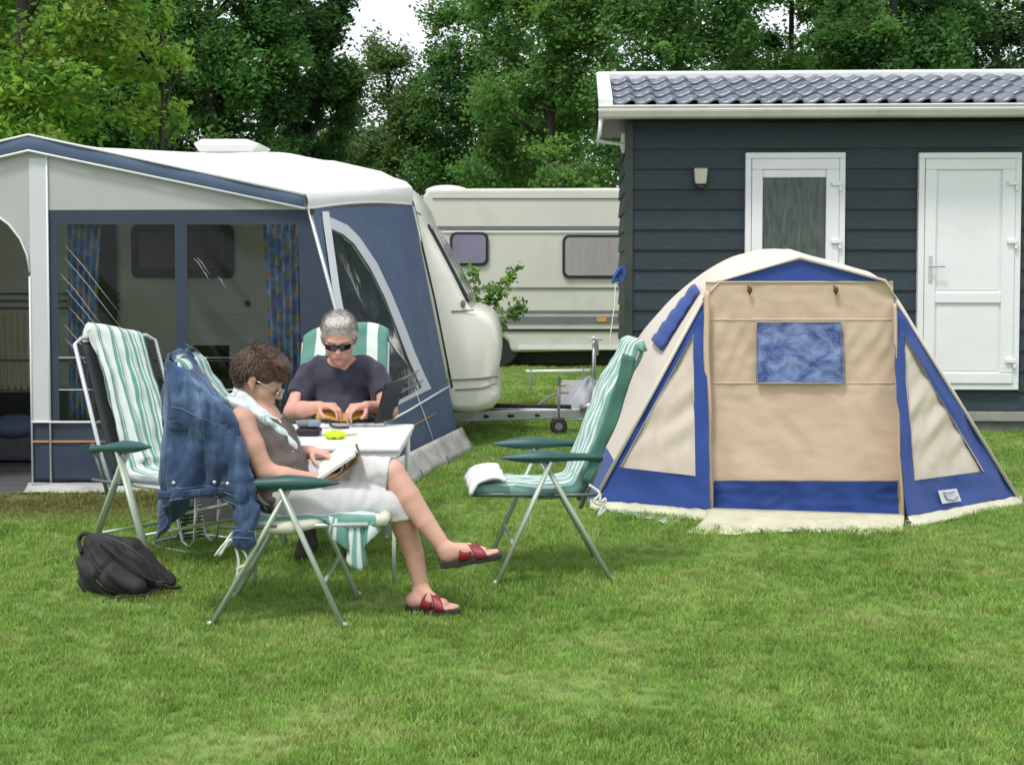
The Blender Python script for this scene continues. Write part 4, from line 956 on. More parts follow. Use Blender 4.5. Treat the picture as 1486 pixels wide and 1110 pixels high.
# ================================================================ TENT
L0, L1, Rg, R0 = gnd(856, 738), gnd(1031, 754), gnd(1317, 764), gnd(1482, 732)
tent = empty('tent', (1.85, 9.2, 0), 0, 'blue and beige dome tent with clear side windows pitched in front of the chalet', 'tent')
YA, YB = 8.50, 8.34
def fy(px): return lerp(YA, YB, (px - 1030) / 287)
TL, TR = at(1019, 437, YA + .03), at(1300, 437, YB + .03)
CLp, CRp, PKp = at(1046, 409, YA), at(1284, 409, YB), at(1161, 378, (YA + YB) / 2)
sideB = [(1100, 366), (1050, 383), (1000, 420), (960, 462), (930, 505), (900, 575), (872, 642), (855, 690), (846, 727)]
Lb = [at(px, py, 9.45) for px, py in sideB]; Lb[-1].z = 0; MX = 1.87
Rb_ = [at(px, py, 9.45) for px, py in ((1160, 381), (1228, 399), (1283, 416), (1318, 478), (1365, 562), (1415, 645), (1462, 725))]; Rb_[-1].z = 0
secB = Lb[::-1] + Rb_
secA = [L0, L0.lerp(TL, .33), L0.lerp(TL, .66), TL, CLp, PKp + Vector((0, 0, .012)), CRp, TR, R0.lerp(TR, .66), R0.lerp(TR, .33), R0]
secC = [Vector((MX + (p.x - MX) * .98, 10.2, p.z * .93)) for p in secB]
secD = [Vector((MX + (p.x - MX) * .80, 10.95, p.z * .50)) for p in secB]
secE = [Vector((MX + (p.x - MX) * .45, 11.3, .0)) for p in secB]
lines = [secA, smooth_curve(secB, 60), smooth_curve(secC, 60), smooth_curve(secD, 60), secE]
def dome(u, v):
    x = v * 4
    P = [poly_interp(l, u) for l in lines]; i = min(int(x), 3); t = x - i
    a = P[max(i - 1, 0)] if i > 0 else P[0] * 2 - P[1]; d = P[min(i + 2, 4)]
    b_, c = P[i], P[i + 1]
    p = .5 * ((2 * b_) + (c - a) * t + (2 * a - 5 * b_ + 4 * c - d) * t * t + (3 * b_ - a - 3 * c + d) * t ** 3) if i > 0 else b_.lerp(c, t)
    if i == 0: p.z += .05 * math.sin(t * math.pi) * (1 if .2 < u < .8 else .3)
    p.z = max(0, p.z) + wob(p.x, p.y, p.z, 4, .010) * (0 if v < .01 else 1); return p
B().grid(lambda u, v: dome(lerp(.075, .925, u), v), 70, 44).build('fly_sheet', 'tent_cream', tent, smooth=True)
B().grid(lambda u, v: dome(lerp(0, .075, u), v), 5, 40).build('lower_band', 'tent_blue', tent, smooth=True)
B().grid(lambda u, v: dome(lerp(.925, 1, u), v), 5, 40).build('lower_band', 'tent_blue', tent, smooth=True)
def outn(p): return (p - Vector((MX, 9.6, .3))).normalized()
def patch(u, v):
    p = dome(lerp(.235, .335, v), lerp(.045, .125, u) * (1.0 + .2 * (1 - v))); return p + outn(p) * (.02 + .03 * math.sin(u * 3.14)) + Vector((0, 0, .01 * math.sin(v * 30)))
B().grid(patch, 10, 14, .004).build('rolled_flap', 'tent_blue', tent, smooth=True)
for L_ in ([0, .3, .6, .999],): B().tube([secA[i] + Vector((0, -.012, .006)) for i in (0, 3)], .012, 6).tube([secA[i] + Vector((0, -.012, .006)) for i in (7, 10)], .012, 6).tube([secA[i] + Vector((0, -.012, .008)) for i in range(3, 8)], .008, 6).build('edge_piping', 'tent_cream', tent, smooth=True)
# front panel (beige) and its blue foot
def panel_fn(y0, y1, xa, xb, off=0.0, amp=.0085, seed=0):
    def f(u, v):
        py = lerp(y1, y0, v); wid = lerp(0, 6, (py - 410) / 345); px = lerp(xa - wid * .3, xb + wid * 2.6, u); p = at(px, py, fy(px))
        w = amp * (mnoise.noise(Vector((p.x * 3 + seed, p.z * 2.2, 0))) + .6 * mnoise.noise(Vector((p.x * 9 + p.z * 3, p.z * 5, seed))) + .35 * math.sin(p.x * 26 + p.z * 14 + 3 * mnoise.noise(Vector((p.x * 4, p.z * 4, 9)))) + .4 * math.sin(55 * (p.x - .55 * p.z) + 2 * mnoise.noise(Vector((p.x * 5, p.z * 3, 4)))) * math.exp(-((p.z - 1.05) / .22) ** 2) * min(1, (abs(p.x - 1.73) / .3) ** 3) + .8 * abs(mnoise.noise(Vector((p.x * 5, p.z * 12, 8)))))
        p.y += w - off + .02 * math.sin(v * 3.14) * (1 if amp > .0082 else 0); return p
    return f
B().grid(panel_fn(409, 700, 1024, 1296), 70, 70).build('front_panel', 'tent_beige', tent, smooth=True)
B().grid(panel_fn(696, 756, 1024, 1296, .004, .02, 3), 60, 16).build('front_foot_edge', 'tent_beige', tent, smooth=True)
B().grid(panel_fn(697, 755, 1038, 1288, .026, .018, 3), 60, 16).build('front_foot_panel', 'tent_blue', tent, smooth=True)
for px0, px1 in ((1020, 1029), (1293, 1299)):
    def strip(u, v, px0=px0, px1=px1):
        py = lerp(753, 440 if px0 > 1100 else 422, v); wid = (py - 410) / 345 * (6 if px0 < 1100 else 14); px = lerp(px0, px1, u) + wid + 1.0 * math.sin(v * 15); p = at(px, py, fy(px) - .035); p.y -= .012 * math.sin(u * 3.14); return p
    B().grid(strip, 4, 40, .004).build('door_edge', 'tent_beige', tent, smooth=True)
B().prism([CLp + Vector((-.03, .006, .004)), CRp + Vector((.03, .006, .004)), PKp + Vector((0, .006, .004))], (0, .006, 0)).build('gable_panel', 'tent_blue', tent)
for py in (464, 556):
    B().tube([panel_fn(409, 700, 1024, 1296)(u, (700 - py) / 291) + Vector((0, -.003, 0)) for u in np.linspace(.01, .99, 40)], .0028, 5).build('seam', 'tent_cream', tent, smooth=True)
B().tube([panel_fn(409, 700, 1024, 1296)(u, .998) + Vector((0, -.004, 0)) for u in np.linspace(0, 1, 30)], .006, 5).build('top_hem', 'tent_beige', tent, smooth=True)
wn = B().grid(panel_fn(467, 556, 1098, 1219, .010, .008), 40, 30).build('front_window', 'tent_window_blue', tent, smooth=True)
ppf = panel_fn(409, 700, 1024, 1296)
fr = [(1098, 467), (1220, 467), (1221, 556), (1099, 556)]
B().tube([at(px, py, fy(px) - .014) for px, py in fr], .005, 5, closed=True).build('window_hem', 'tent_beige', wn, smooth=True)
for px in (1088, 1213):
    B().ell(at(px, 421, fy(px) - .02), (.016, .012, .022)).tube([at(px - 3, 414, fy(px) - .012), at(px, 428, fy(px) - .02)], .005, 5).build('toggle', 'brown_cloth', tent, smooth=True)
# wings: blue frame with a beige clear window
def wing(a, b_, c, outer_px, win_px, lab):
    n = (b_ - a).cross(c - a).normalized()
    if n.y > 0: n = -n
    def q(p, off=0.0): return onplane(p[0], p[1], a, n) + n * off
    n = n
    bm = bmesh.new(); vo = [bm.verts.new(q(p)) for p in outer_px]; vi = [bm.verts.new(q(p)) for p in win_px]
    eds = [bm.edges.new((L_[i], L_[(i + 1) % len(L_)])) for L_ in (vo, vi) for i in range(len(L_))]
    bmesh.ops.triangle_fill(bm, edges=eds, use_beauty=True); bmesh.ops.recalc_face_normals(bm, faces=bm.faces)
    bmesh.ops.subdivide_edges(bm, edges=bm.edges, cuts=5, use_grid_fill=True); bmesh.ops.triangulate(bm, faces=bm.faces)
    for v in bm.verts:
        v.co += n * wob(v.co.x + .3 * v.co.z, v.co.y, v.co.z * 1.5, 6, .022)
    me = bpy.data.meshes.new('side_wing'); bm.transform(mw(tent).inverted()); bm.to_mesh(me); bm.free(); me.materials.append(MATS['tent_blue']); me.shade_smooth()
    o = link('side_wing', me, tent)
    ws = [q(p, -.01) for p in win_px]
    def f(u, v): # triangle patch
        top_, bl_, br_ = ws[0], ws[1], ws[2]; e = bl_.lerp(br_, u); p = top_.lerp(e, v); return p + n * ((.007 * math.sin(p.x * 17 - p.z * 19 + 2 * math.sin(p.z * 6)) + .003 * math.sin(p.x * 45 - p.z * 38)) * math.sin(v * 3.14))
    B().grid(f, 24, 40).build('side_window', 'tent_window_beige', tent, smooth=True)
    B().tube([q(p, .004) for p in win_px], .004, 5, closed=True).build('window_hem', 'tent_cream', tent, smooth=True)
    return q
wing(L0, L1, TL, [(1019, 438), (1024, 470), (1028, 600), (1031, 754), (960, 750), (856, 738), (905, 650), (965, 540)], [(1006, 486), (900, 678), (1009, 690)], 'left')
qr = wing(Rg, R0, TR, [(1296, 438), (1318, 465), (1360, 532), (1430, 645), (1482, 732), (1400, 748), (1317, 764), (1310, 700), (1302, 580)], [(1311, 488), (1326, 697), (1426, 684)], 'right')
B().prism([qr(p, .016) for p in ((1358, 712), (1385, 709), (1392, 727), (1364, 731))], (0, .003, 0)).build('maker_patch', 'piping_white', tent)
B().tube([qr(p, .022) for p in ((1366, 717), (1370, 724), (1379, 726), (1386, 721))], .0045, 5).tube([qr(p, .022) for p in ((1364, 714), (1372, 716), (1381, 713))], .003, 5).build('patch_emblem', 'blue_grey', tent, smooth=True)
# mud flap in front and loose ground cloth
def mf(u, v):
    a = gnd(lerp(1026, 1312, u), lerp(752, 762, u)); px = lerp(lerp(1026, 992, v ** 1.4), 1312 - 6 * v, u); c = gnd(px, 775 + 2 * math.sin(u * 9))
    p = a.lerp(c, v); p.z = .055 * (1 - v) + .008 + .010 * mnoise.noise(Vector((p.x * 9, v * 2, 0))) * v; p.y -= .02 * v; return p
B().grid(mf, 60, 8, .004).build('mud_flap', 'tent_mudflap', tent, smooth=True)
def wf(a, b_, w0, w1):
    def f(u, v):
        p = a.lerp(b_, u); d = Vector((0, -1, 0)); q = p + d * v * lerp(w0, w1, u); q.z = .05 * (1 - v) + .008 + .01 * mnoise.noise(Vector((u * 14, v, 3))); return q
    return f
B().grid(wf(Rg, R0, .09, .05), 30, 4, .003).build('mud_flap', 'tent_mudflap', tent, smooth=True)
B().grid(wf(L0, L1, .05, .12), 30, 4, .003).build('mud_flap', 'tent_mudflap', tent, smooth=True)
def sg(u, v):
    a, c = gnd(lerp(872, 975, u), lerp(742, 766, u)), gnd(lerp(880, 1000, u), lerp(739, 752, u)); p = a.lerp(c, v); p.z = .014 + .012 * math.sin(u * 17) ** 2; return p
B().grid(sg, 24, 4, .003).build('ground_cloth', 'silver_ground', tent, smooth=True)
for px, py in ((1041, 758), (1306, 762), (1102, 777), (1150, 777), (1190, 777), (1270, 778), (1240, 777), (1318, 766), (1040, 772)):
    g_ = gnd(px, py); B().tube([g_ + Vector((-.01, 0, .045)), g_ + Vector((.012, -.01, .04)), g_ + Vector((.0, -.015, 0))], .006, 5).build('peg', 'dark_tube', tent)
gl = B().tube([L0 + Vector((.0, 0, .03)), gnd(862, 740) + Vector((0, -.05, .01)), gnd(900, 745)], .003, 4).build('guy_line', 'cord_white', tent)

# ================================================================ CHAIRS
def chair(name, loc, rz, label, metal='sage_metal', frame='silver_tube', group='folding recliner chairs on the lawn', back_h=1.15, w=.235, lace=False, arms=True, arm_tilt=0.0):
    r_ = empty(name, loc, rz, label, 'chair', group)
    def L(*p): return Vector(p)
    bw = lambda *a, **k: k
    for sy in (-1, 1):
        y = sy * (w + .02)
        B().tube([L(-.285, y, 0), L(.055, y, .60)], .020, 8, flat=(.62, 1.15), up=(0, 1, 0)).build('leg', metal, r_, world=False, smooth=True)
        B().tube([L(.285, y + sy * .022, 0), L(.02, y + sy * .022, .60)], .020, 8, flat=(.62, 1.15), up=(0, 1, 0)).build('leg', metal, r_, world=False, smooth=True)
        for fp in ((-.285, y, .012), (.285, y + sy * .022, .012)): B().ell(fp, (.024, .016, .014), nu=10, nv=6).build('foot_cap', metal, r_, world=False, smooth=True)
        def arm(u, v, y=y):
            x = lerp(.27, -.235, u); a = 2 * math.pi * v
            wd = .043 * (math.sin(min(1, u * 2.1 + .02) * math.pi / 2) if u < .45 else lerp(1, .36, min(1, (u - .45) / .35))) * (1 if u < .97 else .6) + .002
            hh = .031 * (math.sin(min(1, u * 2.4 + .03) * math.pi / 2) if u < .45 else lerp(1, .55, min(1, (u - .45) / .3))) + .002
            return (x, y + math.cos(a) * wd + sy * .008, .622 + math.sin(a) * hh - .012 * abs(u - .45) + arm_tilt * x)
        if arms: B().grid(arm, 22, 12).build('armrest', 'armrest_green', r_, world=False, smooth=True)
        B().tube([L(.0, y - sy * .004, .43), L(-.24, y - sy * .004, .43)], .010, 6).tube([L(-.13, y - sy * .02, .36), L(-.235, y, .62)], .010, 6).build('side_bracket', 'dark_tube', r_, world=False, smooth=True)
    bt = [L(-.12, -w + .01, .40), L(-.20, -w + .01, .56), L(-.42, -w + .01, back_h - .03), L(-.435, -w + .06, back_h), L(-.435, w - .06, back_h), L(-.42, w - .01, back_h - .03), L(-.20, w - .01, .56), L(-.12, w - .01, .40)]
    B().tube(bt, .012, 8).build('back_frame', frame, r_, world=False, smooth=True)
    B().tube([L(-.14, -w + .01, .425), L(.38, -w + .01, .435), L(.40, -w + .05, .43), L(.40, w - .05, .43), L(.38, w - .01, .435), L(-.14, w - .01, .425)], .012, 8).build('seat_frame', frame, r_, world=False, smooth=True)
    B().tube([L(-.20, -w, .15), L(-.20, w, .15)], .009, 6).tube([L(.20, -w - .02, .19), L(.20, w + .02, .19)], .009, 6).build('crossbar', metal, r_, world=False, smooth=True)
    if lace:
        b = B()
        for k in range(30):
            t = k / 30; x, z = lerp(-.20, -.42, t), lerp(.56, back_h - .03, t)
            for sy in (-1, 1): b.tube([L(x, sy * (w - .01), z), L(x - .006, sy * (w - .055), z + .012), L(x - .007, sy * (w - .01), z + .02)], .0042, 5)
        o = b.build('lacing', 'lacing_black', r_, world=False); o['kind'] = 'stuff'
    ww = w - (.055 if lace else .02)
    B().grid(lambda u, v: (lerp(-.15, -.425, v) - .02 * math.sin(u * 3.14), lerp(-ww, ww, u), lerp(.44, back_h - .02, v)), 10, 14, .004).build('backrest', 'lacing_black' if lace else 'seat_canvas', r_, world=False, smooth=True)
    B().grid(lambda u, v: (lerp(-.14, .39, v), lerp(-ww, ww, u), .432 - .015 * math.sin(u * 3.14)), 10, 12, .004).build('seat', 'seat_canvas', r_, world=False, smooth=True)
    return r_
def cushion(name, ch, label, mat, wb=.22, ws=.22, top=1.20, thick=.05, seat=True, roll=True, seed=0, loft=.0, slump=.0, under='cushion_cream', cat='cushion', arch=0.0, folds=0.0, bulge=.02, front=.42):
    T = mw(ch); r_ = empty(name, (T @ Vector((0, 0, .44))), ch.rotation_euler.z, label, cat)
    path = []
    if seat: path += [(front + .01, .425), (front, .462), (front - .06, .475), (.15, .468), (-.06, .466), (-.115, .50)]
    path += [(-.155, .60), (-.215, .76), (-.29, .95), (-.37, top - .08), (-.40, top - .01), (-.44, top + .015)]
    if roll: path += [(-.475, top - .005), (-.492, top - .05), (-.49, top - .10)]
    pc = smooth_curve([(x, 0, z) for x, z in path], 60)
    def f(u, v):
        p = poly_interp(pc, v); t = (p.z - .5) / (top - .5); w_ = lerp(ws, wb, max(0, min(1, t))); y = lerp(-w_, w_, u); e = 4 * u * (1 - u)
        nz_ = mnoise.noise(Vector((y * 7 + seed, v * 9, seed))) + .5 * mnoise.noise(Vector((y * 16, v * 22, seed + 4)))
        q = Vector((p.x, y * (1 + .06 * mnoise.noise(Vector((seed, v * 6, 2)))), p.z)); q.x += (.012 * nz_ + .012 * e) * (1 if t > 0 else .2); q.z += (.012 * nz_ + .010 * e) * (1 if t <= .05 else .4)
        q.x += folds * (math.sin(y * 70 + 3 * mnoise.noise(Vector((v * 5, y * 3, 1)))) + .6 * math.sin(y * 31 + v * 9)) * (1 if t > 0 else 0)
        q.z -= arch * (2 * u - 1) ** 4 * max(0, t)
        q.z -= slump * (2 * u - 1) * max(0, t); return Matrix.Translation(Vector((0, 0, -.44))) @ q
    B().grid(f, 34, 90, thick, uvs=(2 * ws, 1.6)).build('cover', mat, r_, world=False, smooth=True)
    return r_
for mm in ('stripes_towel', 'stripes_cushion', 'stripes_lounger', 'stripes_wide', 'stripes_pale'):
    for nd in MATS[mm].node_tree.nodes:
        if nd.type == 'SEPXYZ':
            for l in list(MATS[mm].node_tree.links):
                if l.from_node == nd: tgt = l.to_socket; MATS[mm].node_tree.links.new(nd.outputs[0], tgt)

c1 = chair('folding_chair', (-1.008, 6.12, 0), 0, 'sage green framed folding chair the reading woman sits in', arm_tilt=.01)
q1 = cushion('chair_cushion', c1, 'green and cream striped cushion under the reading woman', 'stripes_lounger', seed=1, top=1.135, roll=False, thick=.05)
def hang(u, v):
    a, b_ = Vector((-.82, 5.90, .468)), Vector((-.585, 5.93, .468)); p = a.lerp(b_, u); d = v * (.235 * (1 - abs(u - .66) / .66 if u < .66 else 1 - (u - .66) / .34 * .75))
    return p + Vector((.02 * math.sin(u * 20) * v, -.03 * math.sin(v * 2) + .012 * math.sin(u * 26 + 1) * v, -d))
B().grid(hang, 24, 14, .004, uvs=(.3, .2)).build('hanging_corner', 'stripes_cushion', q1, smooth=True)
B().tube([(-.585, 5.9, .455), (-.56, 5.92, .45), (-.55, 6.3, .45)], .028, 8).tube([(-1.15, 5.895, .436), (-1.05, 5.887, .424), (-.95, 5.89, .424), (-.86, 5.90, .438), (-.80, 5.92, .446)], [.014, .027, .030, .022, .008], 8).build('padding', 'cushion_cream', q1, smooth=True)
for dx in (0, .02):
    B().tube(smooth_curve([(-1.19 + dx, 5.88, .42), (-1.23 + dx, 5.86, .36), (-1.25 - dx, 5.85, .31), (-1.20, 5.85, .38), (-1.17 + dx * 2, 5.85, .29), (-1.18, 5.85, .21 + dx * 2)], 20), .006, 5).build('tie', 'cord_white', q1, smooth=True)
c5 = chair('folding_chair', (.185, 6.93, 0), math.pi + R(5), 'empty green folding chair left of the tent, facing the table', frame='dark_tube')
q5 = cushion('chair_cushion', c5, 'pale striped towelling cushion on the empty chair by the tent', 'stripes_pale', top=1.17, thick=.055, seed=5, wb=.235, ws=.22, front=.37, roll=False)
Tq = mw(c5)
B().grid(lambda u, v: Tq @ Vector((lerp(.24, .405, u), lerp(.26, -.23, v) , .494 + .012 * math.sin(v * 14 + u * 5) + .010 * math.sin(u * 3.14) - .05 * max(0, u - .8) / .2)), 16, 16, .016).build('towel', 'piping_white', q5, smooth=True)
def side5(u, v):
    p0 = [(-.165, .50), (-.30, .86), (-.37, 1.12)]; p = poly_interp([(x, 0, z) for x, z in p0], v); wd = lerp(.035, .062, math.sin(v * 2.2)) ; return Tq @ Vector((p.x - wd * u + .03, .252 + .012 * math.sin(v * 17) * u, p.z - .02 * u))
B().grid(side5, 6, 24, .02).build('side_panel', 'armrest_green' if False else 'cushion_green', q5, smooth=True) if 'cushion_green' in MATS else None
for k in range(2): B().tube(smooth_curve([Tq @ Vector(p) for p in ((-.17, .25, .48), (-.22, .27, .44), (-.19 - .03 * k, .28, .40), (-.25, .27, .37 + .04 * k), (-.21, .28, .33))], 20), .007, 5).build('tie', 'cord_white', q5, smooth=True)
c2 = chair('folding_chair', (-1.02, 8.02, 0), R(-90), 'folding chair with wide striped back that the man sits in', frame='silver_tube', w=.27, back_h=1.10)
q2 = cushion('chair_cushion', c2, 'green and white striped cushion behind the man', 'stripes_wide', wb=.26, ws=.25, top=1.175, seed=9, slump=-.02, arch=.05)
c3 = chair('folding_chair', (-1.83, 7.25, 0), R(-38), 'empty laced lounger chair with towel cushion in front of the awning', lace=True, w=.27, back_h=1.16, arm_tilt=.10)
q3 = cushion('chair_cushion', c3, 'striped towel draped over the laced lounger chair', 'stripes_towel', wb=.165, ws=.17, top=1.20, seed=12, slump=.03, folds=.011)
# folded laced footrest behind the woman
ft = empty('folded_footrest', (-1.72, 7.55, 0), R(-30), 'folded silver footrest with black lacing behind the jacket', 'footrest')
B().tube([(.20, -.2, .015), (-.12, -.2, .015), (-.2, -.16, .03), (-.2, .16, .03), (-.12, .2, .015), (.20, .2, .015)], .010, 6).tube([(.2, -.2, .015), (.2, .2, .015)], .010, 6).build('base_frame', 'silver_tube', ft, world=False, smooth=True)
for y in (-.12, .06): B().tube([(-.10, y, .36), (-.02, y, .05), (.03, y, .02), (.07, y, .06), (.09, y, .34)], .010, 6).build('loop', 'silver_tube', ft, world=False, smooth=True)
b = B()
for k in range(14): b.tube([(-.08 + k * .004, -.12, .32 - k * .02), (-.07 + k * .004, .06, .32 - k * .02 - .012)], .005, 5)
o = b.build('lacing', 'lacing_black', ft, world=False); o['kind'] = 'stuff'
B().tube([(-.16, -.14, .16), (.16, .10, .24)], .012, 6).build('strut', 'sage_metal', ft, world=False, smooth=True)
# storage box
bx = empty('storage_box', (-1.78, 8.35, 0), R(8), 'low dark grey storage box between the chairs and the awning', 'box')
B().box((0, 0, .13), (.42, .30, .24)).build('body', 'crate_grey', bx, world=False, bevel=.015)
B().box((0, 0, .265), (.44, .32, .028)).build('lid', 'crate_grey', bx, world=False, bevel=.01)

# ================================================================ TABLE AND WHAT IS ON IT
TZ = .682
TX0, TX1, TY0, TY1 = -1.36, at(581, 648, 6.56).x, 6.56, 7.52
tab = empty('camping_table', ((TX0 + TX1) / 2, 7.04, 0), 0, 'white folding camping table in front of the seated man', 'table')
B().span((TX0, TY0, TZ - .028), (TX1, TY1, TZ)).build('table_top', 'table_white', tab, bevel=.010)
B().span((TX0 + .02, TY0 + .012, TZ - .055), (TX1 - .02, TY0 + .03, TZ - .029)).span((TX1 - .03, TY0 + .03, TZ - .055), (TX1 - .012, TY1 - .03, TZ - .029)).build('apron', 'table_white', tab, bevel=.003)
for x, y in ((TX0 + .12, TY0 + .03), (TX1 - .035, TY0 + .03), (TX0 + .12, TY1 - .05), (TX1 - .035, TY1 - .05)):
    lg = B().tube([(x, y, .30), (x, y, TZ - .03)], .014, 8).build('leg', 'table_white', tab, smooth=True)
    B().tube([(x, y, .0), (x, y, .31)], .010, 8).build('leg_extension', 'sage_metal', lg, smooth=True)
    B().tube([(x - .03, y, .32), (x, y, .32)], .009, 6).build('clamp', 'black_plastic', lg)
B().tube([(TX1 - .06, TY0 + .04, TZ - .06), (TX1 - .10, TY1 - .08, .35)], .007, 6).tube([(TX1 - .035, TY0 + .05, .42), (TX1 - .035, TY1 - .06, .42)], .007, 6).build('brace', 'table_white', tab)
def on_table(px, py): r = ray(px, py); t = (TZ - CAMZ) / r.z; return Vector((r.x * t, r.y * t, TZ))
# laptop
lp0, lp1 = on_table(474, 619), on_table(556, 622)
lp = empty('laptop', (lp0 + lp1) / 2, 0, 'open black laptop on the white table with its screen turned away', 'laptop')
B().span((lp0.x, lp0.y - .02, TZ + .002), (lp1.x, lp0.y + .30, TZ + .020)).build('base', 'laptop_silver', lp, bevel=.006)
B().span((lp0.x + .02, lp0.y + .02, TZ + .0202), (lp1.x - .04, lp0.y + .27, TZ + .023)).build('keyboard', 'laptop_black', lp)
x1 = lp1.x
B().prism([(x1 - .055, lp0.y - .02, TZ + .015), (x1 + .02, lp0.y + .28, TZ + .015), (x1 + .075, lp0.y + .27, TZ + .235), (x1 - .0, lp0.y - .03, TZ + .235)], (.012, 0, .0)).build('screen', 'laptop_black', lp, bevel=.004)
g1 = on_table(446, 634)
cb = empty('camera_bag', g1, 0, 'dark grey zipped pouch at the near edge of the white table', 'pouch')
B().box((g1.x, g1.y + .06, TZ + .022), (.125, .10, .040)).build('body', 'laptop_black', cb, bevel=.015)
B().box((g1.x - .01, g1.y + .08, TZ + .060), (.10, .09, .034)).build('lid', 'grey_plastic', cb, bevel=.012)
B().box((g1.x + .03, g1.y + .05, TZ + .064), (.06, .07, .030)).build('pocket', 'blue_grey', cb, bevel=.008)
g2 = on_table(486, 637)
lm = B().grid(lambda u, v: (g2.x + .052 * math.cos(u * 6.283) * math.sin(v * 3.14) * (1 + .2 * math.sin(3 * u * 6.28)), g2.y + .04 * math.sin(u * 6.283) * math.sin(v * 3.14), TZ + .020 + .018 * math.cos(v * 3.1416) * (1 + .4 * math.sin(5 * u * 6.28))), 20, 12).build('cloth_pouch', 'lime_cloth', loc=g2, smooth=True)
tag(lm, 'small lime green crumpled cloth on the white table', 'cloth')
g3 = on_table(432, 609)
rd = empty('radio', g3, 0, 'flat dark grey radio lying at the back of the white table', 'radio')
B().box((g3.x, g3.y, TZ + .022), (.17, .10, .042), Matrix.Rotation(.2, 3, 'Z')).build('body', 'grey_plastic', rd, bevel=.010)
B().box((g3.x + .06, g3.y - .02, TZ + .050), (.05, .05, .018)).build('dial', 'silver_tube', rd, bevel=.004)
g4 = on_table(508, 633)
pn = B().tube([g4 + Vector((-.03, -.01, .006)), g4 + Vector((.03, .04, .006))], .004, 6).build('pen', 'ochre_paper', loc=g4); tag(pn, 'thin brown pen lying on the white table', 'pen')
g5 = on_table(455, 622)
gp = B().box((g5.x + .02, g5.y + .05, TZ + .010), (.10, .12, .014), Matrix.Rotation(.3, 3, 'Z')).build('notebook', 'paper', loc=g5, bevel=.003); tag(gp, 'white notepad beside the laptop on the table', 'notepad')
g6 = on_table(478, 622)
cb2 = B().tube(smooth_curve([g6 + Vector(p) for p in ((0, .02, .03), (.02, -.03, .015), (.06, -.05, .010), (.11, -.04, .012))], 14), .006, 6).build('glasses_case', 'laptop_black', loc=g6, smooth=True); tag(cb2, 'short black cable beside the open laptop', 'cable')

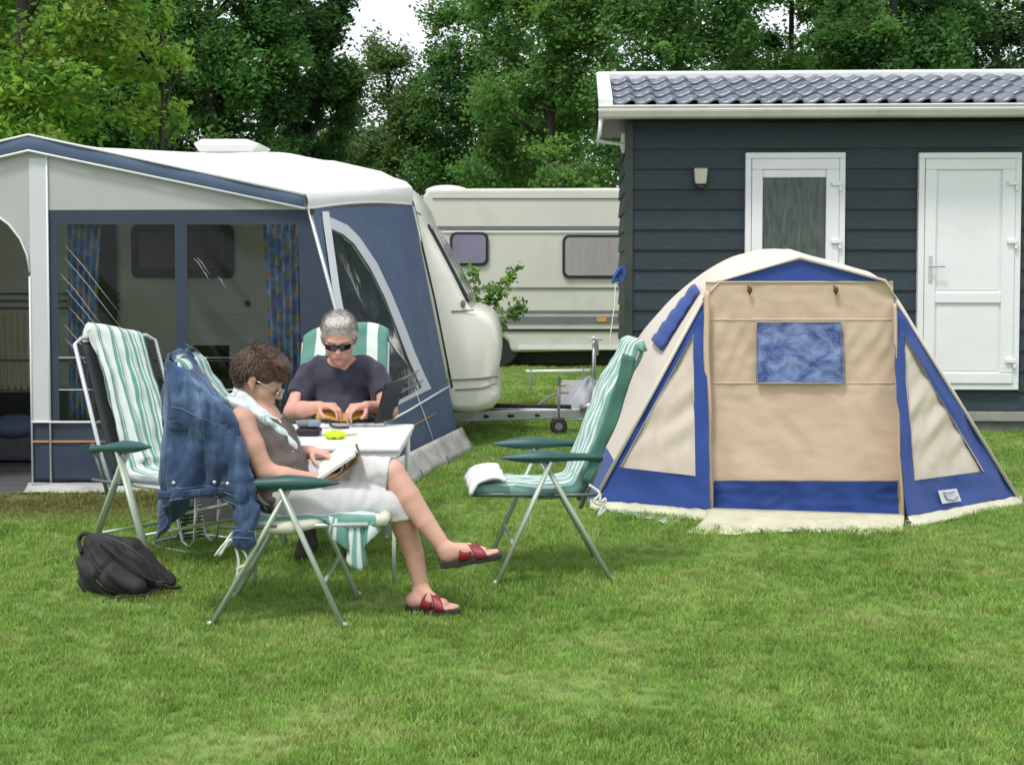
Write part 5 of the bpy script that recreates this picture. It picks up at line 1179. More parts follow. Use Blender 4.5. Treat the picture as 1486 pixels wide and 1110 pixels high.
# ================================================================ PEOPLE (smooth distance-field bodies)
class SDF:
    def __init__(s, lo, hi, h=.005):
        s.lo = np.array(lo, float); s.h = h; s.n = (np.ceil((np.array(hi) - s.lo) / h)).astype(int) + 1
        s.a = np.full(s.n, .08, np.float32)
    def block(s, lo, hi, m):
        i0 = np.maximum(0, np.floor((np.array(lo) - m - s.lo) / s.h).astype(int)); i1 = np.minimum(s.n, np.ceil((np.array(hi) + m - s.lo) / s.h).astype(int) + 1)
        if (i1 <= i0).any(): return None
        sl = tuple(slice(a, b) for a, b in zip(i0, i1)); g = np.meshgrid(*[s.lo[k] + s.h * np.arange(i0[k], i1[k]) for k in range(3)], indexing='ij')
        return sl, g
    def put(s, sl, d, k, op='add'):
        a = s.a[sl]
        if op == 'sub': d = -d; h = np.clip(.5 - .5 * (d - a) / k, 0, 1) if k else None; s.a[sl] = (np.maximum(a, d) if not k else a * h + d * (1 - h) + k * h * (1 - h)); return
        if k: h = np.clip(.5 + .5 * (d - a) / k, 0, 1); s.a[sl] = d * (1 - h) + a * h - k * h * (1 - h)
        else: s.a[sl] = np.minimum(a, d)
    def cap(s, p0, p1, r0, r1=None, k=.015, op='add', squash=None):
        r1 = r0 if r1 is None else r1; p0, p1 = np.array(p0, float), np.array(p1, float); R_ = max(r0, r1) + .06
        q = s.block(np.minimum(p0, p1), np.maximum(p0, p1), R_)
        if q is None: return s
        sl, (X, Y, Z) = q; d = p1 - p0; L2 = (d ** 2).sum() + 1e-12
        t = np.clip(((X - p0[0]) * d[0] + (Y - p0[1]) * d[1] + (Z - p0[2]) * d[2]) / L2, 0, 1)
        ex, ey, ez = X - p0[0] - t * d[0], Y - p0[1] - t * d[1], Z - p0[2] - t * d[2]
        if squash is not None:
            ax_, f = np.array(squash[0], float), squash[1]; c = ex * ax_[0] + ey * ax_[1] + ez * ax_[2]; dd = np.sqrt(np.maximum(0, ex ** 2 + ey ** 2 + ez ** 2 + c * c * (1 / f ** 2 - 1))); 
        else: dd = np.sqrt(ex ** 2 + ey ** 2 + ez ** 2)
        s.put(sl, (dd - (r0 + (r1 - r0) * t)).astype(np.float32), k, op); return s
    def chain(s, pts, rs, k=.015, **kw):
        for a, b, r0, r1 in zip(pts, pts[1:], rs, rs[1:]): s.cap(a, b, r0, r1, k, **kw)
        return s
    def ell(s, c, r, M_=None, k=.012, op='add'):
        c = np.array(c, float); r = np.array(r, float); q = s.block(c - r.max(), c + r.max(), .05)
        if q is None: return s
        sl, (X, Y, Z) = q; P = np.stack([X - c[0], Y - c[1], Z - c[2]], -1)
        if M_ is not None: P = P @ np.array(M_)          # columns of M_ are the local axes
        k0 = np.linalg.norm(P / r, axis=-1); k1 = np.linalg.norm(P / r ** 2, axis=-1); d = k0 * (k0 - 1) / np.maximum(k1, 1e-6)
        s.put(sl, d.astype(np.float32), k, op); return s
    def plane_cut(s, p, n):
        """remove everything on the +n side of the plane"""
        g = np.meshgrid(*[s.lo[k] + s.h * np.arange(s.n[k]) for k in range(3)], indexing='ij', sparse=True); p = np.array(p); n = np.array(n, float); n /= np.linalg.norm(n)
        d = (g[0] - p[0]) * n[0] + (g[1] - p[1]) * n[1] + (g[2] - p[2]) * n[2]; s.a = np.maximum(s.a, d.astype(np.float32)); return s
    def wrinkle(s, amp, f, dirs=((1, .4, 1.3),), seed=0):
        g = np.meshgrid(*[s.lo[k] + s.h * np.arange(s.n[k]) for k in range(3)], indexing='ij', sparse=True)
        x, y, z = [q.astype(np.float32) for q in g]; w = 0
        for i, d in enumerate(dirs):
            w = w + np.sin(f * (x * d[0] + y * d[1] + z * d[2]) + 2.2 * np.sin(f * .37 * (y * 1.3 - z * .7 + x * .5) + seed + i) + 1.3 * np.sin(f * .61 * (x - y * .8 + .4 * z) + 2 * i))
        s.a = s.a + (amp / len(dirs)) * w; return s
    def mesh(s, name, mat, parent, smooth_it=0, label=None):
        a = s.a; i = a < 0; c = np.zeros(tuple(d - 1 for d in a.shape), np.uint8)
        corners = [(x, y, z) for x in (0, 1) for y in (0, 1) for z in (0, 1)]
        for x, y, z in corners: c += i[x:x + c.shape[0], y:y + c.shape[1], z:z + c.shape[2]]
        act = np.argwhere((c > 0) & (c < 8)); idm = np.full(c.shape, -1, np.int32); idm[tuple(act.T)] = np.arange(len(act))
        vals = {q: a[act[:, 0] + q[0], act[:, 1] + q[1], act[:, 2] + q[2]] for q in corners}; P = np.zeros((len(act), 3)); cnt = np.zeros(len(act))
        for q in corners:
            for ax_ in range(3):
                if q[ax_] == 0:
                    q2 = tuple(1 if j == ax_ else q[j] for j in range(3)); v0, v1 = vals[q], vals[q2]; m = (v0 < 0) != (v1 < 0); t = np.where(m, v0 / np.where(m, v0 - v1, 1), 0)
                    pp = np.tile(np.array(q, float), (len(act), 1)); pp[:, ax_] = t; P[m] += pp[m]; cnt[m] += 1
        P = s.lo + s.h * (act + P / cnt[:, None]); F = []
        for ax_ in range(3):
            o1, o2 = [j for j in range(3) if j != ax_]; sl0 = [slice(None)] * 3; sl1 = [slice(None)] * 3; sl0[ax_] = slice(0, -1); sl1[ax_] = slice(1, None)
            for j in (o1, o2): sl0[j] = slice(1, -1); sl1[j] = slice(1, -1)
            A, B_ = i[tuple(sl0)], i[tuple(sl1)]; e = np.argwhere(A != B_)
            if not len(e): continue
            flip = A[tuple(e.T)]; base = e.copy(); base[:, o1] += 1; base[:, o2] += 1
            def g_(d1, d2): b = base.copy(); b[:, o1] -= d1; b[:, o2] -= d2; return idm[tuple(b.T)]
            qd = np.stack([g_(0, 0), g_(1, 0), g_(1, 1), g_(0, 1)], 1); 
            if ax_ == 1: flip = ~flip
            qd[~flip] = qd[~flip][:, ::-1]; F.append(qd)
        F = np.vstack(F); F = F[(F >= 0).all(1)]
        Ti = np.array(mw(parent).inverted()) if parent is not None else np.eye(4); P = P @ Ti[:3, :3].T + Ti[:3, 3]
        me = bpy.data.meshes.new(name); me.from_pydata(P.tolist(), [], F.tolist()); me.materials.append(MATS[mat]); me.shade_smooth(); me.update()
        bm = bmesh.new(); bm.from_mesh(me); bmesh.ops.recalc_face_normals(bm, faces=bm.faces)
        bm.to_mesh(me); bm.free()
        o = link(name, me, parent)
        if smooth_it: md = o.modifiers.new('smooth', 'SMOOTH'); md.factor = .5; md.iterations = smooth_it
        return o
def nv(*a): v = np.array(a[0] if len(a) == 1 else a, float); return v / np.linalg.norm(v)
def frame(fwd, up):
    """matrix whose columns are forward, left, up"""
    f = nv(fwd); l = nv(np.cross(np.array(up, float), f)); u = np.cross(f, l); return np.stack([f, l, u], 1)
def rot_about(v, ax_, ang): return np.array(Matrix.Rotation(ang, 3, Vector(ax_)) @ Vector(v))
def hand(s, W, d, n, side, curl=(.5, .7, .5), sc=1.0, spread=.06, thumb=.5, curls=None):
    W, d = np.array(W, float), nv(d); n = np.array(n, float); n = nv(n - d * n.dot(d)); t = np.cross(n, d) * side
    offs = (.027, .009, -.009, -.026); kl = (.082, .086, .082, .074); fl = ((.042, .025, .021), (.046, .029, .022), (.042, .027, .021), (.033, .020, .018)); fr = (.0088, .0090, .0085, .0076)
    for i in range(4):
        kn = W + (d * kl[i] + t * offs[i]) * sc; s.cap(W + (t * offs[i] * .55 + d * .012) * sc, kn, .0145 * sc, .0115 * sc, .010)
    s.cap(W + d * .03 * sc, W + d * .06 * sc, .020 * sc, .018 * sc, .02, squash=(n, .7))
    for i in range(4):
        p = W + (d * kl[i] + t * offs[i]) * sc; dd = nv(d + t * offs[i] * spread * 35); cu = (curls or [curl] * 4)[i]
        for j in range(3):
            dd = rot_about(dd, t, -cu[j] if np.dot(np.cross(t, d), n) < 0 else cu[j]); q = p + dd * fl[i][j] * sc; r0 = fr[i] * sc * (1 - .07 * j); s.cap(p, q, r0, r0 * .92, .0035); p = q
    b0 = W + (t * .020 + d * .016 + n * .006) * sc; td = nv(d * .62 + t * .78 + n * thumb * .6); p = b0
    for L_, r_, bend in ((.042, .0125, 0), (.031, .0105, .25), (.024, .0095, .3)):
        td = nv(td + (d * bend - t * bend * .5 + n * bend * .4)); q = p + td * L_ * sc; s.cap(p, q, r_ * sc, r_ * .92 * sc, .006 if bend == 0 else .003); p = q
def head(s, O, Fm, sc=1.0, man=False):
    O = np.array(O, float)
    def w(*p): return O + Fm @ (np.array(p) * sc)
    def e(c, r, k=.012, op='add'): s.ell(w(*c), np.array(r) * sc, Fm, k * sc, op)
    e((-.008, 0, .045), (.097, .076, .084)); e((.034, 0, -.012), (.058, .064, .085), .02); e((.036, 0, -.070), (.050, .050, .036), .02)
    e((.078, 0, -.090), (.017, .019, .015), .016); e((.052, .040, -.018), (.028, .026, .024), .02); e((.052, -.040, -.018), (.028, .026, .024), .02)
    e((.074, 0, -.052), (.024, .034, .026), .015)
    for y in (-1, 1):
        e((.092, y * .032, .010), (.016, .019, .013), .008, 'sub'); e((.078, y * .031, .008), (.0145, .0155, .012), .004)
        s.cap(w(.088, y * .016, .028), w(.076, y * .050, .030), .0085 * sc, .007 * sc, .010 * sc)
        s.cap(w(.004, y * .076, -.022), w(-.004, y * .084, .018), .008 * sc, .012 * sc, .006 * sc); e((-.012, y * .078, .006), (.014, .006, .025), .008)
    s.cap(w(.090, 0, .022), w(.112, 0, -.018), .0085 * sc, .0125 * sc, .008 * sc)
    for y in (-1, 1): e((.102, y * .011, -.022), (.011, .008, .008), .006)
    e((.0925, 0, -.0475), (.0085, .023, .0055), .005); e((.0915, 0, -.0600), (.0085, .019, .0062), .005); s.cap(w(.103, .018, -.0535), w(.103, -.018, -.0535), .0018 * sc, None, .002 * sc, 'sub')
    return w
def strands(name, mat, parent, O, Fm, sc, count, length, wid, seed, comb, cover, rad=(.100, .084, .090), lift=.25, jit=.5):
    """hair as thin tapered blades rooted over the skull"""
    rs = np.random.default_rng(seed); v, f = [], []; O = np.array(O, float); Tm = mw(parent).inverted()
    k = 0
    while k < count:
        d = rs.normal(size=3); d /= np.linalg.norm(d)
        if not cover(d): continue
        p = np.array([-.008, 0, .045]) + d * np.array(rad); nrm = nv(d / np.array(rad)); t = comb(d) + rs.normal(size=3) * jit * .5; t = nv(t - nrm * t.dot(nrm)); L_ = length(d) * rs.uniform(.6, 1.15); b = np.cross(nrm, t); w_ = wid * rs.uniform(.6, 1.3)
        o = len(v); dd = nv(t + nrm * lift * rs.uniform(.3, 1.8)); q = p.copy()
        for j in range(4):
            ww = w_ * (1, .9, .6, .08)[j]; v += [q + b * ww, q - b * ww]; q = q + dd * L_ / 3; dd = nv(dd - nrm * .28 + np.array([0, 0, -.10]))
        for j in range(3): f.append((o + 2 * j, o + 2 * j + 1, o + 2 * j + 3, o + 2 * j + 2))
        k += 1
    P = [tuple(Tm @ Vector(O + Fm @ (np.array(q) * sc))) for q in v]; me = bpy.data.meshes.new(name); me.from_pydata(P, [], f); me.materials.append(MATS[mat]); me.shade_smooth(); me.update()
    return link(name, me, parent)
def mat_hair(name, c1, c2, c3):
    m, n, bs, out = new_mat(name); nz = noise_(n, 70, 3, coords(n)); n2 = noise_(n, 1, 3, coords(n, 'Object', (120, 480, 120)))
    f = math_(n, 'ADD', math_(n, 'MULTIPLY', nz.outputs[0], .6), math_(n, 'MULTIPLY', n2.outputs[0], .4))
    n.links.new(ramp_(n, f, [(.38, c1), (.5, c2), (.64, c3)]), bs.inputs['Base Color']); bs.inputs['Roughness'].default_value = .5
mat_hair('hair_brown', (.030, .014, .009), (.078, .037, .021), (.165, .085, .046))
mat_hair('hair_grey', (.30, .27, .245), (.46, .43, .40), (.62, .59, .56))
M('lips', (.42, .14, .12), .45, .1)

# ---------------- woman
wr = empty('person', (-1.02, 6.12, .45), 0, 'woman reading in profile with brown top, white capri trousers and red sandals', 'person')
lo, hi = (-1.33, 5.82, 0.0), (.02, 6.44, 1.24)
b = SDF(lo, hi, .0045)
pel = (-1.02, 6.12, .545); bel = (-1.045, 6.12, .66); che = (-1.115, 6.12, .80); nk = (-1.165, 6.12, .915)
HA = R(24); HO, HF = np.array((-1.132, 6.115, 1.030)), frame((math.cos(HA), -.06, -math.sin(HA)), (math.sin(HA), 0, math.cos(HA))); HS = 1.05
b.ell(pel, (.135, .17, .10), k=.04).ell(bel, (.115, .145, .12), k=.05).ell(che, (.10, .145, .15), k=.05)
b.ell((-1.035, 6.055, .775), (.060, .060, .062), k=.03).ell((-1.035, 6.185, .775), (.060, .060, .062), k=.03)
b.cap((-1.175, 5.985, .885), (-1.175, 6.255, .885), .052, .052, .04)
b.cap((-1.175, 6.118, .88), HO + HF @ np.array((-.018, 0, -.015)), .056, .053, .03)
head(b, HO, HF, HS)
shR, elR, wrR = (-1.178, 5.968, .872), (-1.072, 5.955, .655), (-.835, 6.000, .610)
b.chain([shR, (-1.130, 5.955, .765), elR], [.056, .052, .041], .02); b.chain([elR, (-.99, 5.965, .632), wrR], [.042, .040, .026], .015)
shL, elL, wrL = (-1.168, 6.275, .872), (-1.035, 6.315, .685), (-.905, 6.185, .712)
b.chain([shL, elL], [.052, .040], .02); b.chain([elL, wrL], [.040, .026], .015)
BK, BU, BV = np.array((-.765, 6.06, .672)), nv(.17, 0, .115), None
BN = nv(np.cross(BU, (.03, -1, -.36))); BN = BN if BN[2] > 0 else -BN; BV = nv(np.cross(BN, BU))       # BV points to the far side
if BV[1] < 0: BV = -BV
hand(b, wrR, nv(.93, .10, .22), nv(-.25, .25, .93), 1, curls=[(.35, .5, .4), (.4, .6, .4), (.45, .6, .4), (.5, .6, .45)], sc=.93)
hand(b, wrL, nv(.85, -.38, -.10), nv(.05, 0, -1), 1, curl=(.25, .35, .25), sc=.93)
# legs
hR, kR, aR = (-.965, 6.20, .570), (-.530, 6.085, .630), (-.292, 6.02, .300)
hL, kL, aL = (-.965, 6.03, .530), (-.505, 6.085, .492), (-.405, 6.125, .095)
b.chain([hR, (-.75, 6.16, .605), kR], [.088, .074, .056], .03); b.chain([kR, (-.46, 6.060, .525), (-.385, 6.04, .42), aR], [.054, .057, .046, .033], .006)
b.chain([hL, (-.74, 6.045, .508), kL], [.088, .078, .056], .02); b.chain([kL, (-.478, 6.105, .38), (-.44, 6.125, .26), aL], [.054, .055, .045, .033], .006)
def foot(s, ankle, heel, toe, up, sc=1.0):
    A, H, T_ = np.array(ankle), np.array(heel), np.array(toe); L_ = np.linalg.norm(T_ - H); f = nv(T_ - H); l = nv(np.cross(np.array(up, float), f)); u = np.cross(f, l)
    def w(x, y, z): return H + f * x * L_ + l * y + u * z
    s.cap(A, w(.14, 0, .035), .031, .030, .02); s.ell(w(.13, 0, .028), (.036, .028, .027), np.stack([f, l, u], 1), .015)
    s.cap(A, w(.50, 0, .046), .030, .024, .02); s.cap(w(.15, 0, .025), w(.68, .004, .022), .026, .022, .02); s.cap(w(.45, 0, .036), w(.72, 0, .022), .027, .022, .02, squash=(u, .8))
    s.cap(w(.68, .022, .018), w(.72, -.030, .016), .020, .015, .02)
    for i, (y, x, r) in enumerate(((.026, .98, .0115), (.008, .985, .0085), (-.007, .955, .008), (-.020, .92, .0075), (-.033, .875, .0075))): s.cap(w(.74, y * .85, .016), w(x - .03, y, .011), r * 1.05, r, .004)
    return w, f, l, u, L_
hlR, toR = (-.312, 6.018, .244), (-.055, 5.998, .283); hlL, toL = (-.470, 6.115, .028), (-.242, 6.030, .026)
upR, upL = nv(-.17, .05, .98), nv(0, 0, 1)
wRf = foot(b, aR, hlR, toR, upR); wLf = foot(b, aL, hlL, toL, upL)
b.mesh('body', 'skin_woman', wr, 1)
for y in (-1, 1):
    B().tube([HO + HF @ (np.array((.0935, y * .020, .009)) * HS), HO + HF @ (np.array((.0955, y * .031, .005)) * HS), HO + HF @ (np.array((.090, y * .042, .007)) * HS)], .0018, 5).build('eyelid', 'hair_brown', wr)
# clothes
c = SDF((-1.33, 5.9, .40), (-.80, 6.34, .98), .005)
o_ = .011
c.ell(pel, (.135 + o_, .17 + o_, .10 + o_), k=.04).ell(bel, (.118 + o_, .15 + o_, .12 + o_), k=.05).ell(che, (.10 + o_, .145 + o_, .15 + o_), k=.05)
c.ell((-1.033, 6.055, .775), (.064, .068, .068), k=.04).ell((-1.033, 6.185, .775), (.064, .068, .068), k=.04).cap((-1.175, 6.02, .88), (-1.175, 6.22, .88), .060, .060, .04)
c.wrinkle(.0035, 75, ((.5, .3, 1.2), (1.1, -.4, .5)), 2); c.plane_cut((-1.12, 6.12, .905), (.35, 0, .94)); c.ell((-1.14, 6.12, .95), (.11, .085, .09), None, .01, 'sub')
c.ell((-1.17, 5.93, .86), (.07, .055, .11), None, .01, 'sub').ell((-1.17, 6.31, .86), (.07, .055, .11), None, .01, 'sub')
c.mesh('tank_top', 'brown_knit', wr, 1)
c = SDF((-1.25, 5.87, .38), (-.35, 6.36, .78), .005)
c.ell(pel, (.15, .182, .105), k=.04); o_ = .014
c.chain([hR, (-.75, 6.16, .605), (-.555, 6.095, .627)], [.088 + o_, .074 + o_, .060 + o_], .012); c.chain([hL, (-.74, 6.045, .508), kL, (-.490, 6.095, .425)], [.088 + o_, .078 + o_, .058 + o_, .060 + o_ + .004], .012)
c.wrinkle(.0050, 48, ((1.0, .3, .9), (.3, .8, -1.2), (1.4, 0, -.4)), 5); c.plane_cut((-1.0, 6.12, .60), (-.5, 0, .85)) if False else None
c.plane_cut((-.530, 6.04, .62), nv(.98, 0, .12)) if False else None
# hem cuts: near leg at the knee, far leg just below it
g = np.meshgrid(*[c.lo[k] + c.h * np.arange(c.n[k]) for k in range(3)], indexing='ij', sparse=True)
near = (g[2] > .557) & (g[1] > -9); c.a = np.where(near, np.maximum(c.a, (g[0] + .548) * .98 + (g[2] - .62) * -.12), c.a).astype(np.float32)
c.a = np.where(~near & (g[0] > -.6), np.maximum(c.a, -(g[2] - .425) + (g[0] + .49) * .15), c.a).astype(np.float32)
c.mesh('capri_trousers', 'white_cotton', wr, 1)
# scarf-like hooded cloth round the neck
def band(pts, wds, thick, nm, mat, par, up=(0, 0, 1), nrmv=None, n_=40, seed=0):
    pc = smooth_curve(pts, n_)
    def f(u, v):
        p = poly_interp(pc, u); t = (poly_interp(pc, min(1, u + .02)) - poly_interp(pc, max(0, u - .02))).normalized()
        cpt = V(nrmv(u)) if callable(nrmv) else V(nrmv); sd = t.cross(cpt).normalized(); w_ = np.interp(u, np.linspace(0, 1, len(wds)), wds); nn = sd.cross(t).normalized()
        return p + sd * (v - .5) * w_ + nn * (thick * .6 * math.sin(v * math.pi) + .006 * math.sin(v * 22 + u * 9 + seed) + .006 * mnoise.noise(Vector((u * 8, v * 4, seed))))
    return B().grid(f, 50, 12, thick * .4).build(nm, mat, par, smooth=True)
m_, n_n, bs_, out_ = new_mat('scarf_print'); nz_ = noise_(n_n, 18, 2, coords(n_n), .6)
n_n.links.new(ramp_(n_n, nz_.outputs[0], [(.34, (.26, .38, .36)), (.44, (.62, .70, .72)), (.58, (.74, .78, .80)), (.68, (.40, .52, .50))]), bs_.inputs['Base Color']); bs_.inputs['Roughness'].default_value = .9
scn = lambda u: ((-.3 + .9 * u), -.75, .65)
c = SDF((-1.34, 5.90, .68), (-.90, 6.34, 1.04), .0045)
for sy in (-1, 1):
    c.chain([(-1.235, 6.115, .955), (-1.225, 6.115 + sy * .085, .945), (-1.165, 6.115 + sy * .120, .925), (-1.085, 6.115 + sy * .105, .872), (-1.022, 6.115 + sy * .070, .812), (-.990, 6.115 + sy * .055, .765)], [.036, .040, .038, .036, .040, .046], .012, squash=(nv(.5, sy * -.4, .8), .55))
    c.chain([(-1.215, 6.115, .985), (-1.185, 6.115 + sy * .085, .970), (-1.105, 6.115 + sy * .090, .905), (-1.045, 6.115 + sy * .055, .850)], [.026, .026, .024, .026], .010)
c.wrinkle(.0040, 48, ((1.1, .4, .9), (.5, -.9, 1.2)), 3); c.mesh('scarf', 'scarf_print', wr, 1)
# hair
hb_ = SDF(HO - .17, HO + .19, .0045)
def hw(c_, r_, k=.02, op='add'): hb_.ell(HO + HF @ (np.array(c_) * HS), np.array(r_) * HS, HF, k, op)
hw((-.015, 0, .062), (.108, .092, .092)); hw((-.068, 0, .012), (.042, .070, .072)); hw((.055, 0, .108), (.052, .070, .034)); hw((.02, 0, .12), (.065, .06, .035)); hw((.080, .01, .080), (.028, .058, .026)); hw((.094, 0, .058), (.014, .046, .024))
for y in (-1, 1): hw((.020, y * .075, .048), (.034, .014, .036))
for y in (-1, 1): hw((-.002, y * .095, -.004), (.022, .024, .030), .006, 'sub')
hw((.100, 0, -.02), (.060, .085, .070), .008, 'sub')
hb_.wrinkle(.0032, 80, ((1, .3, .6), (.4, 1, -.7), (.2, -.9, 1)), 3)
hb_.mesh('hair', 'hair_brown', wr, 0)
def cov(d): return (d[2] > .30 and d[0] < .80) or (d[2] > -.10 and d[0] < .10 and not (abs(d[1]) > .75 and d[0] > -.25 and d[2] < .12)) or (d[0] < -.30 and d[2] > -.70)
strands('hair_strands', 'hair_brown', wr, HO, HF, HS, 5200, lambda d: .040 + .018 * (d[2] > .6), .0015, 1, lambda d: np.array([.55 if d[2] > .5 else -.45, d[1] * .5, .2 if d[2] > .6 else -.6]), cov, rad=(.108, .092, .098), lift=.6, jit=1.0)
strands('fringe', 'hair_brown', wr, HO, HF, HS, 900, lambda d: .060, .0016, 9, lambda d: np.array([.6, d[1] * .3, -.55]), lambda d: d[0] > .50 and d[2] > .42, rad=(.112, .086, .098), lift=.45, jit=.6)
# glasses
gl = B()
gw = lambda *p: V(HO + HF @ (np.array(p) * HS))
gl.tube([gw(.0, -.086, .018), gw(.045, -.082, .014), gw(.098, -.066, .004)], .0026, 6).tube([gw(.0, .086, .018), gw(.045, .082, .014), gw(.098, .066, .004)], .0026, 6)
for y in (-1, 1): gl.tube([gw(.112 - abs(.02 * math.cos(a) + .004) * .3, y * .036 + .027 * math.cos(a), -.004 + .017 * math.sin(a)) for a in np.linspace(0, 6.28, 20)[:-1]], .0022, 5, closed=True)
gl.tube([gw(.113, -.010, .002), gw(.118, 0, .005), gw(.113, .010, .002)], .002, 5).build('glasses', 'silver_frame', wr, smooth=True)
for y in (-1, 1): B().ell(gw(.110, y * .036, -.004), (.002, .025 * HS, .016 * HS), Matrix(HF.tolist())).build('lens', 'smoked_lens', wr, smooth=True)
B().tube([gw(.1010, -.015, -.054), gw(.1045, 0, -.0525), gw(.1010, .015, -.054)], [.002, .004, .002], 6).build('lips', 'lips', wr, smooth=True)
B().tube([(-.972, 6.03, .735), (-.955, 6.04, .70)], [.010, .008], 6).build('scarf_tassel', 'pink', wr, smooth=True)
# sandals
def sandal(W):
    w, f, l, u, L_ = W
    out = [(-.03, 0), (0, -.024), (.12, -.032), (.30, -.029), (.50, -.036), (.70, -.046), (.88, -.042), (1.0, -.020), (1.035, .008), (1.02, .030), (.90, .042), (.68, .042), (.45, .032), (.25, .030), (.08, .030), (-.01, .018)]
    def sole(uu, v):
        k = v; return None
    s = B(); n = len(out); top = [V(w(x, y, .004)) for x, y in out]; bot = [V(w(x, y * .95, -.020 if x > .5 else (-.026 if x < .35 else -.021))) for x, y in out]
    s.add(top + bot, [tuple(range(n)), tuple(range(n, 2 * n))[::-1]] + [(i, n + i, n + (i + 1) % n, (i + 1) % n) for i in range(n)])
    so = s.build('sandal_sole', 'sole_dark', wr, bevel=.004)
    for a_, b__ in (((.40, .034), (.72, -.044)), ((.72, .040), (.42, -.034))):
        def f_(uu, v):
            x = lerp(a_[0], b__[0], uu) + (v - .5) * .20; y = lerp(a_[1], b__[1], uu) * 1.12; hgt = (.078 - .040 * max(0, min(1, (x - .35) / .5))) ; return V(w(x, y, .002 + hgt * math.sin(math.pi * uu) ** .55))
        B().grid(f_, 16, 5, .003).build('sandal_strap', 'red_leather', wr, smooth=True)
sandal(wRf); sandal(wLf)
# book
bk = empty('book', tuple(BK), 0, 'open paperback book held by the reading woman', 'book')
def bp(a, v_, n): return V(BK + BU * a + BV * v_ + BN * n)
for sg_ in (-1, 1):
    def pg(u, v, sg_=sg_, base=0.0): return bp(lerp(-.098, .098, u), sg_ * lerp(.0, .104, v), .016 * math.sin(min(1, v * 1.7) * math.pi * .62) + .010 * v)
    B().grid(pg, 8, 12, .013).build('pages', 'paper', bk, smooth=False)
    B().grid(lambda u, v, sg_=sg_: bp(lerp(-.102, .102, u), sg_ * lerp(.0, .108, v), -.016 + .010 * v), 4, 6, .003).build('cover', 'book_cover', bk)

# ---------------- man
mr = empty('person', (-.97, 7.85, .45), 0, 'grey haired man in sunglasses and navy t-shirt sitting behind the table', 'person')
MO = np.array((-.965, 7.70, 1.135)); th = R(24); MF = frame((0.05, -math.cos(th), -math.sin(th)), (0, -math.sin(th), math.cos(th))); MS = 1.13
b = SDF((-1.34, 7.02, 0.0), (-.55, 8.05, 1.34), .006)
mp, mb_, mc = (-.97, 7.88, .53), (-.97, 7.79, .66), (-.97, 7.86, .85)
b.ell(mp, (.18, .15, .11), k=.05).ell(mb_, (.175, .155, .15), k=.06).ell(mc, (.185, .125, .17), k=.06)
b.cap((-1.11, 7.86, .955), (-.83, 7.86, .955), .060, .060, .05); b.cap((-.97, 7.85, .95), MO + MF @ np.array((-.02, 0, -.02)), .068, .064, .03); head(b, MO, MF, MS, True)
sR, eR, wR_ = (-1.158, 7.83, .922), (-1.225, 7.66, .735), (-1.045, 7.47, .782)
sL, eL, wL_ = (-.782, 7.83, .922), (-.685, 7.66, .740), (-.795, 7.47, .782)
for s_, e_, w_ in ((sR, eR, wR_), (sL, eL, wL_)):
    b.chain([s_, e_], [.062, .047], .02); b.chain([e_, (np.array(e_) * .6 + np.array(w_) * .4), w_], [.047, .046, .031], .015)
hand(b, wR_, nv(.80, -.50, .10), nv(.1, .1, -1), 1, curls=[(.5, .8, .5), (.6, .8, .5), (.7, .8, .5), (.8, .8, .5)], sc=1.10)
hand(b, wL_, nv(-.55, -.60, .05), nv(-.1, .1, -1), -1, curls=[(.6, .9, .5), (.7, .9, .5), (.8, .9, .5), (.9, .9, .5)], sc=1.10)
for sg_ in (-1, 1):
    x = -.97 + sg_ * .13; b.chain([(-.97 + sg_ * .09, 7.86, .53), (x, 7.45, .54)], [.095, .068], .03); b.chain([(x, 7.45, .53), (x + sg_ * .01, 7.40, .35), (x, 7.36, .09)], [.062, .060, .038], .02)
    b.chain([(x, 7.38, .05), (x, 7.20, .035)], [.038, .034], .02)
b.mesh('body', 'skin_man', mr, 1)
c = SDF((-1.34, 7.5, .42), (-.58, 8.06, 1.10), .006); o_ = .013
c.ell(mp, (.18 + o_, .15 + o_, .11 + o_), k=.05).ell(mb_, (.18 + o_, .16 + o_, .15 + o_), k=.06).ell(mc, (.19 + o_, .13 + o_, .17 + o_), k=.06)
c.cap((-1.11, 7.86, .955), (-.83, 7.86, .955), .060 + o_, .060 + o_, .05)
for s_, e_ in ((sR, eR), (sL, eL)): c.chain([s_, np.array(s_) * .36 + np.array(e_) * .64], [.062 + o_, .056 + o_], .025)
c.wrinkle(.0105, 40, ((.3, .2, 1.3), (1.0, .2, .5), (-.9, .3, .8)), 7)
for s_, e_ in ((sR, eR), (sL, eL)):
    p_ = np.array(s_) * .40 + np.array(e_) * .60; n_ = nv(np.array(e_) - np.array(s_)); g = np.meshgrid(*[c.lo[k] + c.h * np.arange(c.n[k]) for k in range(3)], indexing='ij', sparse=True)
    d = ((g[0] - p_[0]) * n_[0] + (g[1] - p_[1]) * n_[1] + (g[2] - p_[2]) * n_[2]); sel = (np.abs(g[0] + .97) > .21); c.a = np.where(sel, np.maximum(c.a, d), c.a).astype(np.float32)
c.ell((-.97, 7.80, 1.055), (.095, .11, .085), None, .008, 'sub')
c.mesh('t_shirt', 'navy_knit', mr, 1)
c = SDF((-1.28, 7.3, .38), (-.65, 8.08, .70), .007); c.ell(mp, (.19, .165, .10), k=.05)
for sg_ in (-1, 1): c.chain([(-.97 + sg_ * .09, 7.86, .53), (-.97 + sg_ * .13, 7.42, .54)], [.112, .092], .03)
c.wrinkle(.005, 45, ((1, .5, .8),), 2).plane_cut((0, 7.40, 0), (0, -1, 0)); c.mesh('shorts', 'khaki', mr, 1)
